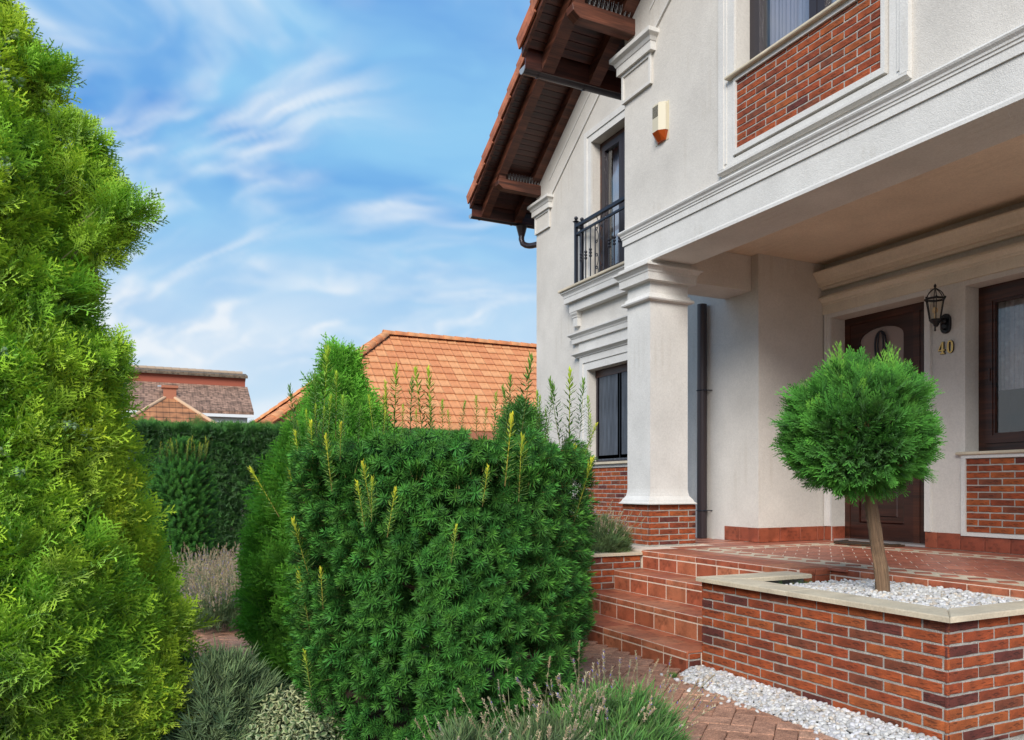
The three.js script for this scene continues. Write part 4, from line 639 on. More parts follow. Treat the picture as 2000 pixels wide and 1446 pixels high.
// ---------------------------------------------------------------- houses beyond the hedge
{
  const h = thing('neighbour_house', 'house with a large orange clay tile hip roof behind the hedge', 'house');
  const yr = 5.88, zr = -24.74, xr = 6.84, ye = 2.55, run = 4.2, x1 = 19, rise = yr - ye, th = Math.atan(rise / run);
  part(h, 'wall', boxes([xr - run + .5, x1, -.1, ye - .02, zr - run + .5, zr + run - .5]), M3(.62, .56, .46, { map: again(tMottle, .3) }));
  const hip = (P) => { const pos = []; for (const [a, b, c] of P) pos.push(...a, ...b, ...c); const g = new THREE.BufferGeometry(); g.setAttribute('position', new THREE.Float32BufferAttribute(pos, 3)); g.computeVertexNormals(); return wuv(g); };
  const A = [xr, yr, zr], B = [x1, yr, zr], C = [xr - run, ye, zr + run], D = [x1, ye, zr + run], E = [xr - run, ye, zr - run], G = [x1, ye, zr - run];
  const r = part(h, 'roof', hip([[C, D, B], [C, B, A], [E, C, A], [G, E, A], [G, A, B], [C, E, G], [C, G, D], [D, G, B]]), M3(.30, .10, .045));
  const mats = [[.84, .35, .15], [.77, .295, .125], [.87, .40, .18], [.80, .32, .135]].map(c => M3(...c, { map: again(tStone, .6), roughness: .85 }));
  const W = .305, Lr = .365, tile = wuv((() => { const pts = []; for (let i = 0; i <= 6; i++) { const t = i / 6; pts.push([t * W, .018 + .022 * Math.sin(t * 3.1) * (t < .75 ? .35 : 1) + (t > .82 ? .028 * Math.sin((t - .82) / .18 * 3.14) : 0)]); } pts.push([W, 0], [0, 0]); return new THREE.ExtrudeGeometry(poly(pts), { depth: Lr + .05, bevelEnabled: false }).translate(-W / 2, 0, -(Lr + .05)); })());
  const slopeLen = Math.hypot(rise, run), rows = Math.floor(slopeLen / Lr), spots = [];
  for (let k = 0; k < rows; k++) for (let x = xr - run; x < 13.6; x += W) { const t = (k * Lr + Lr) / slopeLen, z = zr + run * (1 - t) + 0, y = ye + rise * t, xc = x + W / 2 + (k % 2) * W * .5 * 0; if (xc - W * .3 < xr - run * (1 - t) + .05) continue; spots.push([xc, y, z, k]); }
  const view = s => { const fw = s[0] * Math.sin(HEADING) - s[2] * Math.cos(HEADING); return 1130 + 1615 * (s[0] * Math.cos(HEADING) + s[2] * Math.sin(HEADING)) / fw; };
  const inView = spots.filter(s => view(s) < 1075 && s[3] > 0), other = spots.filter(s => !(view(s) < 1075 && s[3] > 0));
  const put = (s) => [[s[0], s[1] + .01, s[2]], [th - .07, 0, 0]];
  inView.sort((a, b) => b[1] - a[1]);
  inView.slice(0, 300).forEach(s => part(r, 'roof_tile', tile, mats[Math.floor(rnd() * 4)], ...put(s)));
  const rest = [...inView.slice(300), ...other], im = new THREE.InstancedMesh(tile, mats[0], rest.length); im.name = 'remaining_tiles'; im.userData.kind = 'stuff';
  const m = new THREE.Matrix4(), q = new THREE.Quaternion(), e = new THREE.Euler(); rest.forEach((s, i) => { q.setFromEuler(e.set(th - .07, 0, 0)); m.compose(new THREE.Vector3(s[0], s[1] + .01, s[2]), q, new THREE.Vector3(1, 1, 1)); im.setMatrixAt(i, m); const t = rr(.85, 1.1); im.setColorAt(i, new THREE.Color().setRGB(t, t * rr(.92, 1.05), t)); }); r.add(im);
  const left = []; for (let k = 0; k < rows; k++) for (let z = zr - run; z < zr + run; z += W) { const t = (k * Lr + Lr) / slopeLen; if (Math.abs(z + W / 2 - zr) > run * (1 - t) - .02) continue; left.push([xr - run * (1 - t), ye + rise * t, z + W / 2]); }
  const il = new THREE.InstancedMesh(tile, mats[1], left.length); il.name = 'hip_end_tiles'; il.userData.kind = 'stuff'; left.forEach((s, i) => { q.setFromEuler(e.set(th - .07, -Math.PI / 2, 0, 'YXZ')); m.compose(new THREE.Vector3(s[0], s[1] + .01, s[2]), q, new THREE.Vector3(1, 1, 1)); il.setMatrixAt(i, m); const t = rr(.8, 1.08); il.setColorAt(i, new THREE.Color().setRGB(t, t, t)); }); r.add(il);
  // ridge and hip caps
  const cap = wuv(new THREE.CylinderGeometry(.125, .145, .42, 12, 1, false, 0, Math.PI).rotateX(0));
  const caps = (P, Q, nm) => { const p = new THREE.Vector3(...P), d = new THREE.Vector3(...Q).sub(p), n = Math.floor(d.length() / .38), dir = d.clone().normalize(), up = new THREE.Vector3(0, 1, 0), side = up.clone().cross(dir).normalize(), nn = dir.clone().cross(side).normalize(); const base = new THREE.Matrix4().makeBasis(side.clone().multiplyScalar(1), dir, side.clone().cross(dir)); for (let i = 0; i <= n; i++) { const o = part(r, nm, cap, mats[i % 3]); const pos = p.clone().addScaledVector(dir, i * .38 + .1); const mm = new THREE.Matrix4().makeBasis(nn.clone().cross(dir).negate(), dir, nn).setPosition(pos.x, pos.y + .02, pos.z); mm.decompose(o.position, o.quaternion, o.scale); o.rotateY(-Math.PI / 2); } };
  caps(A, [13.6, yr, zr], 'ridge_tile'); caps(C, A, 'hip_tile'); caps(E, A, 'hip_tile');
}
function gableHouse(o) { return o; }
{
  const h = thing('distant_house', 'distant house with a long weathered grey brown tile roof', 'house');
  // ridge runs along x
  const z = -52.7, ry = 7.85, ey = 5.45, x0 = -9, x1 = 6.1, run = 3.6;
  part(h, 'wall', box(x0, x1 - .3, -.1, ey, z - run + .3, z + run - .3), M3(.70, .68, .64));
  const tl = tex(256, (u, v) => { const c = Math.abs(((u * 12) % 1) - .5) * 2, r = (v * 8) % 1, n = fbm(u * 12, v * 12, 0, 3, 12, 12); const k = .62 + .5 * (n - .5) - (r < .12 ? .2 : 0) - (c > .86 ? .12 : 0); return [k, k * .94, k * .9]; }, true);
  const slope = (y0, y1, za, zb) => runX([[za, y0], [zb, y1], [zb, y1 + .16], [za, y0 + .16]], x0 - .2, x1);
  const rf = part(h, 'roof', slope(ey - .15, ry - .85, z + run, z + .75), M3(.74, .50, .375, { map: again(tl, .62, .62), roughness: .95 }));
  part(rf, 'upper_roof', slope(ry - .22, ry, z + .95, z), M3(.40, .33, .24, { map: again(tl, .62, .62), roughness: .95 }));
  part(rf, 'clad_band', box(x0 - .1, x1 - .12, ry - .95, ry - .20, z + .62, z + .72), M3(.34, .085, .045, { roughness: .8 }));
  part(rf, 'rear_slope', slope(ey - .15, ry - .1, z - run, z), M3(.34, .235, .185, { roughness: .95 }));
  const rt = []; for (let x = x0; x < x1; x += .42) rt.push(new THREE.CylinderGeometry(.12, .14, .42, 8, 1).rotateZ(Math.PI / 2).translate(x, ry + .16, z));
  part(rf, 'ridge_tiles', merge(rt), M3(.40, .29, .2)).userData.kind = 'stuff';
  part(h, 'fascia', box(x0, x1, ey - .32, ey - .16, z + run - .05, z + run + .05), M3(.75, .75, .74));
  part(h, 'gable_end', runX([[z - run + .3, ey], [z + run - .3, ey], [z + .3, ry - .6], [z - .3, ry - .6]], x1 - .4, x1 - .3), M3(.70, .68, .64));
  const w = part(rf, 'roof_window', box(1.35, 2.1, 6.72, 6.78, z + 2.0, z + 2.6), M3(.5, .55, .6, { roughness: .2 })); w.rotation.x = 0;
}
{
  const h = thing('distant_hip_house', 'small distant house with an orange pyramid roof and stub chimney', 'house');
  const cx = 1.72, cz = -44.6, y1 = 5.75, y0 = 4.0, r = 2.25, mat = [[.74, .31, .13], [.70, .28, .12]].map(c => M3(...c, { roughness: .9, map: tex(256, (u, v) => { const c2 = Math.abs(((u * 10) % 1) - .5) * 2, q = (v * 8) % 1, n = fbm(u * 10, v * 10, 0, 3, 10, 10); return .72 + .35 * (n - .5) - (q < .16 ? .25 : 0) - (c2 > .86 ? .12 : 0); }, true, [.36, .36]) }));
  part(h, 'wall', box(cx - r + .3, cx + r - .3, -.1, y0 + .05, cz - r + .3, cz + r - .3), M3(.66, .62, .55));
  const c = [[-r, r], [r, r], [r, -r], [-r, -r]].map(([a, b]) => [cx + a, y0, cz + b]), A = [cx, y1, cz], tri = (a, b, d) => { const g = new THREE.BufferGeometry(); g.setAttribute('position', new THREE.Float32BufferAttribute([...a, ...b, ...d], 3)); g.computeVertexNormals(); return wuv(g); };
  const rf = part(h, 'roof', merge([0, 1, 2, 3].map(i => tri(c[i], c[(i + 1) % 4], A))), mat[0]);
  const hips = c.map(p => rod(p, A, .09, 8)); for (const g of hips) part(rf, 'hip_ridge', wuv(g), M3(.55, .36, .22));
  part(rf, 'chimney', boxes([cx - .28, cx + .28, y1 - .35, y1 + .30, cz - .28, cz + .28], [cx - .36, cx + .36, y1 + .3002, y1 + .42, cz - .36, cz + .36]), M3(.42, .15, .08));
  const low = part(h, 'lower_roof', runX([[cz + r + 3.2, 3.0], [cz + r + .3, 4.2], [cz + r + .3, 4.05], [cz + r + 3.2, 2.85]], cx - 4.2, cx + 6.5), mat[1]);
}
// ---------------------------------------------------------------- plants
class Leaves { // collects flat strips and small leaves; colours are those of the plant tissue along a shoot
  constructor() { this.p = []; this.c = []; }
  tri(a, b, c, ca, cb, cc) { this.p.push(a.x, a.y, a.z, b.x, b.y, b.z, c.x, c.y, c.z); this.c.push(...ca, ...cb, ...cc); }
  strip(a, b, side, w0, w1, ca, cb) {
    const A = a.clone().addScaledVector(side, -w0), B = a.clone().addScaledVector(side, w0), C = b.clone().addScaledVector(side, w1), D = b.clone().addScaledVector(side, -w1);
    this.tri(A, B, C, ca, ca, cb); if (w1 > 1e-5) this.tri(A, C, D, ca, cb, cb);
  }
  add(o, m) { const v = new THREE.Vector3(); for (let i = 0; i < o.p.length; i += 3) { v.set(o.p[i], o.p[i + 1], o.p[i + 2]).applyMatrix4(m); this.p.push(v.x, v.y, v.z); } for (const x of o.c) this.c.push(x); }
  geo() { const g = new THREE.BufferGeometry(); g.setAttribute('position', new THREE.Float32BufferAttribute(this.p, 3)); g.setAttribute('color', new THREE.Float32BufferAttribute(this.c, 3)); g.computeVertexNormals(); return g; }
}
const V = (x, y, z) => new THREE.Vector3(x, y, z);
const mixc = (a, b, t) => a.map((x, i) => lerp(x, b[i], t));
// a flat, fern-like conifer spray growing along +y
function spray(R, len, pairs, ang, w, old, young, bare = .1) {
  const L = new Leaves(), bend = (R() - .5) * .5, tw = (R() - .5) * .3;
  const P = t => V(bend * len * t * t * .6, len * t, tw * len * t * t), col = t => mixc(old, young, clamp(t));
  for (let i = 0; i < 4; i++) { const a = i / 4, b = (i + 1) / 4; L.strip(P(a), P(b), V(0, 0, 1), w * (1 - a * .6), w * (1 - b * .6) * (i < 3), col(a * .6), col(b)); L.strip(P(a), P(b), V(1, 0, 0), w * (1 - a * .6), w * (1 - b * .6) * (i < 3), col(a * .6), col(b)); }
  for (let i = 0; i < pairs; i++) for (const s of [-1, 1]) {
    const t = bare + (1 - bare) * (i + (s > 0 ? .5 : 0) + R() * .3) / pairs; if (t > .97) continue;
    const bl = len * .52 * Math.pow(1 - t, .62) * (.8 + .4 * R()) + len * .05, an = ang * (.85 + .3 * R()), o = P(t), z = (R() - .5) * .5;
    const d = V(s * Math.sin(an), Math.cos(an), z).normalize(), e = o.clone().addScaledVector(d, bl), sd = V(Math.cos(an), -s * Math.sin(an), .15).normalize();
    L.strip(o, e, sd, w * .95, w * .28, col(t * .5), col(.55 + t * .45));
    const n = Math.max(1, Math.round(bl / (len * .13)));
    for (let k = 1; k <= n; k++) for (const q of [-1, 1]) { const tt = k / (n + .8), oo = o.clone().addScaledVector(d, bl * tt), l2 = bl * .42 * (1 - tt * .6), d2 = d.clone().applyAxisAngle(V(0, 0, 1), q * (ang * .95)).add(V(0, 0, (R() - .5) * .5)).normalize(); const s2 = V(d2.y, -d2.x, 0).normalize(); L.strip(oo, oo.clone().addScaledVector(d2, l2), s2, w * .8, 0, col(t * .4 + tt * .3), col(.6 + tt * .4)); }
  }
  return L;
}
// several sprays set round a short twig
function plume(seed, len, n, w, old, young, spread = .75, opt = {}) {
  const R = mulberry(seed), L = new Leaves(), m = new THREE.Matrix4(), q = new THREE.Quaternion(), e = new THREE.Euler();
  for (let i = 0; i < n; i++) {
    const t = i / n, s = spray(R, len * (.55 + .3 * R()) * (1.1 - .35 * t), opt.pairs ?? 5, opt.ang ?? .72, w, old, young), az = i * 2.399 + R() * .6, tilt = spread * (1 - t * .75) * (.75 + .5 * R());
    q.setFromEuler(e.set(0, az, 0, 'YXZ')); const q2 = new THREE.Quaternion().setFromAxisAngle(V(1, 0, 0), tilt), q3 = new THREE.Quaternion().setFromAxisAngle(V(0, 1, 0), (R() - .5) * 2.4);
    m.compose(V(0, len * .42 * t, 0), q.multiply(q2).multiply(q3), V(1, 1, 1)); L.add(s, m);
  }
  L.strip(V(0, -len * .4, 0), V(0, len * .5, 0), V(1, 0, 0), w * 1.2, w * .6, [.20, .12, .06], old);
  return L.geo();
}
// a yew shoot: needles in close turns round a stem, opening into a star at the tip
function yewSprig(seed, len, n, nl, w, old, young, open = 1, cp = 2) {
  const R = mulberry(seed), L = new Leaves(), bend = (R() - .5) * .35;
  const P = t => V(bend * len * t * t, len * t, 0);
  L.strip(P(0), P(1), V(1, 0, 0), .0018, .001, [.16, .12, .04], young); L.strip(P(0), P(1), V(0, 0, 1), .0018, .001, [.16, .12, .04], young);
  for (let i = 0; i < n; i++) {
    const t = .08 + .92 * (i + R() * .5) / n, az = i * 2.399 + R() * .5, tip = sstep(.62, 1, t), an = lerp(1.25, .35, tip * open) * (.88 + .24 * R()), o = P(Math.min(t, 1)), l = nl * (.8 + .4 * R()) * (1 - .35 * tip);
    const d = V(Math.cos(az) * Math.sin(an), Math.cos(an), Math.sin(az) * Math.sin(an)), side = V(-Math.sin(az), 0, Math.cos(az)), mid = o.clone().addScaledVector(d, l * .55), c0 = mixc(old, young, t ** cp * .8), c1 = mixc(old, young, clamp(t ** cp + (cp > 2 ? .04 : .2)));
    L.strip(o, mid, side, w * .55, w, c0, c1); const d2 = d.clone().add(V(0, .25, 0)).normalize(); L.strip(mid, mid.clone().addScaledVector(d2, l * .45), side, w, 0, c1, c1);
  }
  return L.geo();
}
const mLeaf = (o = {}) => P3(1, 1, 1, { vertexColors: true, roughness: .62, side: THREE.DoubleSide, transmission: .22, thickness: 0, ...o });
const leafMat = mLeaf({ roughness: 1 }), deepMat = mLeaf({ roughness: 1, transmission: .1 }), yewMat = mLeaf({ roughness: .6, transmission: 0, specularIntensity: .45 }), dryMat = mLeaf({ roughness: 1, transmission: .15 });
const bark = M3(.20, .125, .075, { map: again(tWood, 3, 1.2), bumpMap: again(tWood, 3, 1.2), bumpScale: .012, roughness: .95 });
const UPV = V(0, 1, 0);
// scatter copies of a set of shoot geometries; each place is [position, direction, size, colour]
function scatter(parent, name, geos, mat, places) {
  const sets = geos.map(() => []); places.forEach((p, i) => sets[Math.floor(rnd() * geos.length)].push(p));
  geos.forEach((g, k) => {
    const im = new THREE.InstancedMesh(g, mat, sets[k].length); im.name = name; im.userData.kind = 'stuff'; im.castShadow = im.receiveShadow = true;
    const m = new THREE.Matrix4(), q = new THREE.Quaternion(), r = new THREE.Quaternion();
    sets[k].forEach(([p, d, s, c], i) => { q.setFromUnitVectors(UPV, d.clone().normalize()); r.setFromAxisAngle(UPV, rnd() * 6.283); m.compose(p, q.multiply(r), V(s, s, s)); im.setMatrixAt(i, m); im.setColorAt(i, new THREE.Color().setRGB(...c)); });
    parent.add(im);
  });
}
const lumps = (x, y, z, f, seed) => fbm(x * f + seed, y * f + seed * 1.7, z * f + seed * .6 + .37, 2);
// points over a body of revolution with radius prof(y); depth: how far below the outline
function overBody(n, y0, y1, prof, depth, seed, lumpF = 2.6, lumpA = .16) {
  const out = []; let guard = 0;
  const rmax = Math.max(...[...Array(40)].map((_, i) => prof(lerp(y0, y1, i / 39))));
  while (out.length < n && guard++ < n * 30) {
    const y = lerp(y0, y1, rnd()), r = prof(y); if (rnd() > r / rmax + .04) continue;
    const a = rnd() * 6.283, k = 1 + lumpA * 2 * (lumps(Math.cos(a), y * 1.2, Math.sin(a), lumpF, seed) - .5), rad = Math.max(.01, r * k - depth * (.6 + .8 * rnd()));
    const e = .04, sl = (prof(y + e) - prof(y - e)) / (2 * e);
    out.push([V(Math.cos(a) * rad, y, Math.sin(a) * rad), V(Math.cos(a), -sl, Math.sin(a)).normalize()]);
  }
  return out;
}
const curve = pts => y => { if (y <= pts[0][0]) return pts[0][1]; for (let i = 1; i < pts.length; i++) if (y <= pts[i][0]) { const t = (y - pts[i - 1][0]) / (pts[i][0] - pts[i - 1][0]); return lerp(pts[i - 1][1], pts[i][1], t); } return 0; };
const tint = (c, v, g = .06) => { const k = rr(1 - v, 1 + v), h = rr(-g, g); return [c[0] * k * (1 + h * 1.6), c[1] * k, c[2] * k * (1 - h)]; };
function stemTree(parent, h, r0, limbs, spreadR, seed) { // trunk and limbs hidden inside a dense crown
  const R = mulberry(seed), g = [new THREE.CylinderGeometry(r0 * .18, r0, h, 8, 6).translate(0, h / 2, 0)]; part(parent, 'trunk', wuv(g[0]), bark);
  for (let i = 0; i < limbs; i++) { const y = h * (.12 + .75 * i / limbs), a = i * 2.4, l = spreadR(y) * .8; part(parent, 'limb', wuv(rod([0, y, 0], [Math.cos(a) * l, y + l * .6, Math.sin(a) * l], r0 * .25, 5, .003)), bark); }
}

// big golden-green thuja at the left ------------------------------------------------------------
{
  const t = thing('thuja_tree', 'tall golden green conical thuja at the left edge', 'thuja', null, [-.72, 0, -4.70]);
  const old = [.12, .27, .016], young = [.66, .82, .032];
  const prof = curve([[0, .77], [.13, .83], [.36, .89], [.71, .88], [.95, .82], [1.18, .71], [1.49, .67], [1.75, .65], [1.95, .53], [2.12, .51], [2.48, .51], [2.83, .44], [3.23, .31], [3.55, .17], [4.0, .02]]);
  stemTree(t, 3.6, .07, 26, prof, 5);
  const geos = [plume(11, .25, 10, .0034, old, young, .8), plume(12, .26, 11, .0034, old, young, .95), plume(13, .24, 9, .0036, mixc(old, young, .12), young, .7), plume(14, .25, 10, .0034, old, mixc(young, [.36, .70, .04], .5), .8)];
  const P = [], base = [1, 1, 1];
  for (const [n, d, s0, s1] of [[4000, .11, .65, 1.15], [1500, .24, .8, 1.1], [700, .42, .9, 1.2]]) for (const [p, nrm] of overBody(n, .02, 3.82, prof, d, 3, 3.1, .17)) {
    const gap = lumps(p.x, p.y, p.z, 4.2, 31); if (gap < .36 && d < .3) continue;
    const dir = nrm.clone().multiplyScalar(.75).add(V(rr(-.3, .3), rr(.55, .95), rr(-.3, .3)));
    const warm = lumps(p.x, p.y, p.z, 2.2, 77);
    P.push([p, dir, rr(s0, s1), tint(mixc([.70, .90, .9], [1.08, 1.04, 1], clamp((warm - .3) * 2.4)), .14)]);
  }
  // stray tufts that break the outline
  for (const [y, r, a] of [[2.50, .78, .50], [2.46, .75, .44], [2.72, .64, .5], [2.80, .60, .42], [2.62, .64, .4], [2.36, .70, .5], [1.85, .68, .5], [1.80, .70, .44], [3.12, .42, .4], [2.9, .54, .45]]) for (let k = 0; k < 7; k++) P.push([V(Math.cos(a + rr(-.12, .12)) * (r - .06 + rr(-.06, .06)), y + rr(-.06, .06), Math.sin(a + rr(-.12, .12)) * (r - .06)), V(Math.cos(a), .9, Math.sin(a)).add(V(rr(-.4, .4), 0, rr(-.4, .4))), rr(.6, .95), tint([.75, .9, .9], .12)]);
  scatter(t, 'crown', geos, leafMat, P);
  // pale young cones in bunches
  const cone = (() => { const R = mulberry(4), gs = []; for (let i = 0; i < 5; i++) { const g = new THREE.IcosahedronGeometry(.0085, 1).translate((R() - .5) * .035, (R() - .5) * .03, (R() - .5) * .035); gs.push(g, ...[0, 1, 2].map(k => { g.computeBoundingSphere(); const c = g.boundingSphere.center, a = R() * 6.28; return new THREE.ConeGeometry(.0035, .010, 5).rotateZ(-a).translate(c.x + Math.sin(a) * .010, c.y + Math.cos(a) * .010, c.z + .004); })); } return merge(gs); })();
  const C = []; for (let k = 0; k < 24; k++) { const y0 = rr(1.2, 3.3), a0 = rr(-.3, 1.9), r = prof(y0); for (let i = 0; i < 5; i++) { const a = a0 + rr(-.12, .12), y = y0 + rr(-.09, .09); C.push([V(Math.cos(a) * (r + .05), y, Math.sin(a) * (r + .05)), V(rr(-1, 1), rr(-1, 1), rr(-1, 1)), rr(.8, 1.25), tint([1, 1, 1], .12)]); } }
  const cm = M3(.26, .36, .17, { roughness: .8 }); scatter(t, 'cones', [cone], cm, C);
}
// thujas behind the clipped yew ------------------------------------------------------------------
function thuja(pos, label, prof, yTop, old, young, n, seed, sz = 1) {
  const t = thing('thuja_tree', label, 'thuja', null, pos); stemTree(t, yTop * .92, .05, 14, prof, seed);
  const geos = [0, 1, 2].map(k => plume(seed * 10 + k, .19 * sz, 7, .0034 * sz, old, young, .7, { pairs: 4 })), P = [];
  for (const [m, d] of [[n, .09], [n * .6, .22]]) for (const [p, nrm] of overBody(m, .03, yTop, prof, d, seed, 3.4, .14)) P.push([p, nrm.clone().multiplyScalar(.6).add(V(rr(-.3, .3), rr(.7, 1.1), rr(-.3, .3))), rr(.7, 1.15), tint([1, 1, 1], .2)]);
  scatter(t, 'crown', geos, deepMat, P); return t;
}
thuja([1.26, 0, -5.72], 'bright green thuja standing behind the clipped yew on its left', curve([[0, .48], [.4, .56], [.75, .56], [1.1, .49], [1.5, .35], [1.75, .21], [1.95, .11], [2.2, .02]]), 2.10, [.06, .215, .02], [.26, .66, .05], 1500, 21, 1.3);
thuja([2.74, 0, -6.0], 'dark green thuja between the clipped yew and the house', curve([[0, .38], [.5, .46], [1.2, .34], [1.5, .22], [1.72, .11], [1.9, .02]]), 1.82, [.035, .13, .02], [.10, .32, .035], 900, 25, 1.3);
// clipped yew ---------------------------------------------------------------------------------------
const yOld = [.014, .070, .014], yYoung = [.080, .25, .032], gold = [.62, .60, .03];
const yewGeos = [yewSprig(51, .055, 30, .046, .0025, yOld, yYoung), yewSprig(52, .05, 28, .048, .0025, yOld, yYoung), yewSprig(53, .065, 34, .043, .0024, yOld, mixc(yOld, yYoung, .8)), yewSprig(54, .045, 26, .050, .0026, yOld, yYoung)];
{
  const C = [1.45, 0, -4.09], t = thing('clipped_yew', 'large block of clipped dark green yew in the middle of the garden', 'yew', null, C);
  const hx = .74, hz = .56, H = 1.58, ca = Math.cos(HEADING), sa = Math.sin(HEADING);
  // a rounded block; rim(a, y) is the outline at a bearing
  const rim = (a, y) => { const c = Math.cos(a), s = Math.sin(a), n = 3.2, k = Math.pow(Math.pow(Math.abs(c / hx), n) + Math.pow(Math.abs(s / hz), n), -1 / n); const tp = y > H - .16 ? Math.sqrt(Math.max(0, 1 - ((y - H + .16) / .27) ** 2)) : 1; const low = lerp(c > 0 ? .84 : .93, 1, sstep(0, .75, y)); return k * tp * low; };
  const toW = (x, y, z) => V(x * ca - z * sa, y, x * sa + z * ca);   // local x runs across the camera's view
  const P = [];
  const ring = (n, depth, y0, y1) => { for (let i = 0; i < n; i++) { const a = rnd() * 6.283, y = lerp(y0, y1, rnd()), r = rim(a, y) * (1 + .10 * (lumps(Math.cos(a), y, Math.sin(a), 4.2, 9) - .5)) - depth * (.5 + rnd()); if (depth < .12 && lumps(Math.cos(a) * .8, y, Math.sin(a) * .8, 7.5, 44) < .39) continue; const p = toW(Math.cos(a) * r, y, Math.sin(a) * r), o = toW(Math.cos(a), 0, Math.sin(a)); P.push([p, o.multiplyScalar(1.5).add(V(rr(-.55, .55), rr(-.15, .85), rr(-.55, .55))), rr(.62, 1.12), tint([1, 1, 1], .3, .1)]); } };
  ring(4600, .06, .02, H - .05); ring(1700, .14, .02, H - .08); ring(1100, .28, .05, H - .1);
  for (let i = 0; i < 1300; i++) { const a = rnd() * 6.283, k = Math.sqrt(rnd()), r = rim(a, H - .26) * k, y = H - .12 - .10 * k ** 5 - rnd() * .09 + .07 * (lumps(r * Math.cos(a), 1, r * Math.sin(a), 5, 2) - .5); P.push([toW(Math.cos(a) * r, y, Math.sin(a) * r), V(rr(-.45, .45), 1, rr(-.45, .45)), rr(.85, 1.3), tint([1.05, 1.05, 1], .2)]); }
  scatter(t, 'foliage', yewGeos, yewMat, P);
  part(t, 'trunk', wuv(new THREE.CylinderGeometry(.05, .08, 1.1, 8).translate(0, .55, 0)), bark);
  for (let i = 0; i < 16; i++) { const a = i * 2.4, y = .15 + i * .06, q = toW(Math.cos(a) * rim(a, y) * .75, y + .3, Math.sin(a) * rim(a, y) * .75); part(t, 'limb', wuv(rod([0, y, 0], [q.x, q.y, q.z], .016, 5, .004)), bark); }
  // unclipped leaders standing out of the top, and yellow-tipped shoots on the sides
  const leader = [yewSprig(61, .30, 84, .042, .0032, [.06, .18, .02], [.34, .50, .03], .9, 2.6), yewSprig(62, .28, 78, .040, .0032, [.08, .20, .02], [.46, .58, .03], .9, 3), yewSprig(65, .29, 82, .044, .0033, [.04, .13, .018], [.15, .30, .028], .9)];
  const tipped = [yewSprig(63, .24, 70, .038, .0034, [.14, .30, .025], gold, .9, 4), yewSprig(64, .22, 66, .036, .0034, [.17, .33, .03], gold, .9, 4)];
  const at = (u, v, dep) => { const a = (u - 1130) / 1614.8, b = -(v - 951) / 1614.8; return V(dep * (sa + a * ca) - C[0], CAM_Y + dep * b, dep * (-ca + a * sa) - C[2]); };
  const lead = [], tip = [];
  const rise = (list, u, vTop, vBase, dep, lean = 0, len = .29) => { const b = at(u - lean, vBase, dep), e = at(u, vTop, dep), d = e.clone().sub(b); list.push([b, d, d.length() / len, tint([1.15, 1.15, 1.1], .12)]); };
  for (const [u, v, d] of [[770, 712, 4.25], [822, 716, 4.4], [840, 720, 4.4], [745, 765, 4.1], [727, 770, 4.0], [790, 790, 4.1], [865, 788, 4.0], [900, 785, 4.05], [930, 778, 4.0], [968, 772, 4.2], [992, 735, 4.45], [1018, 697, 4.5], [1090, 742, 4.3], [1114, 722, 4.35], [1128, 745, 4.4], [1150, 808, 4.2], [628, 676, 4.5], [640, 770, 4.2], [655, 735, 4.3], [612, 790, 4.1], [632, 800, 4.0], [575, 756, 4.6], [598, 800, 4.2], [880, 800, 4.0], [810, 800, 3.9], [700, 795, 3.9], [1050, 770, 4.3], [1070, 755, 4.3], [950, 800, 3.9], [668, 780, 4.0]]) { rise(lead, u, v, Math.max(v + 70, 850 + rr(0, 25)), d, rr(-6, 6)); if (rnd() < .6) rise(lead, u + rr(-26, 26), v + rr(20, 70), 862, d - .1, rr(-8, 8)); }
  for (const [u, vt, vb, dep, ln] of [[715, 898, 1010, 3.52, -12], [690, 940, 1030, 3.5, -22], [772, 953, 1050, 3.5, 16], [735, 930, 1020, 3.5, 10], [948, 908, 990, 3.5, 6], [884, 1025, 1100, 3.45, 3], [582, 1022, 1140, 3.9, -25], [575, 1122, 1230, 3.9, -30], [625, 1108, 1190, 3.75, -6], [590, 1270, 1360, 3.8, -18], [1000, 820, 950, 3.7, 14], [1035, 850, 980, 3.75, 22], [600, 830, 930, 3.9, -12], [640, 850, 960, 3.7, -8], [570, 850, 940, 4.0, -18], [1120, 880, 1000, 3.95, 26], [1145, 900, 1020, 4.0, 24], [485, 925, 1010, 4.2, -60], [660, 830, 900, 3.7, -4], [560, 925, 1010, 4.1, -22], [1158, 830, 900, 4.1, 20]]) rise(tip, u, vt, vb, dep, ln, .23);
  scatter(t, 'leader_shoots', leader, leafMat, lead); scatter(t, 'yellow_shoots', tipped, leafMat, tip);
}
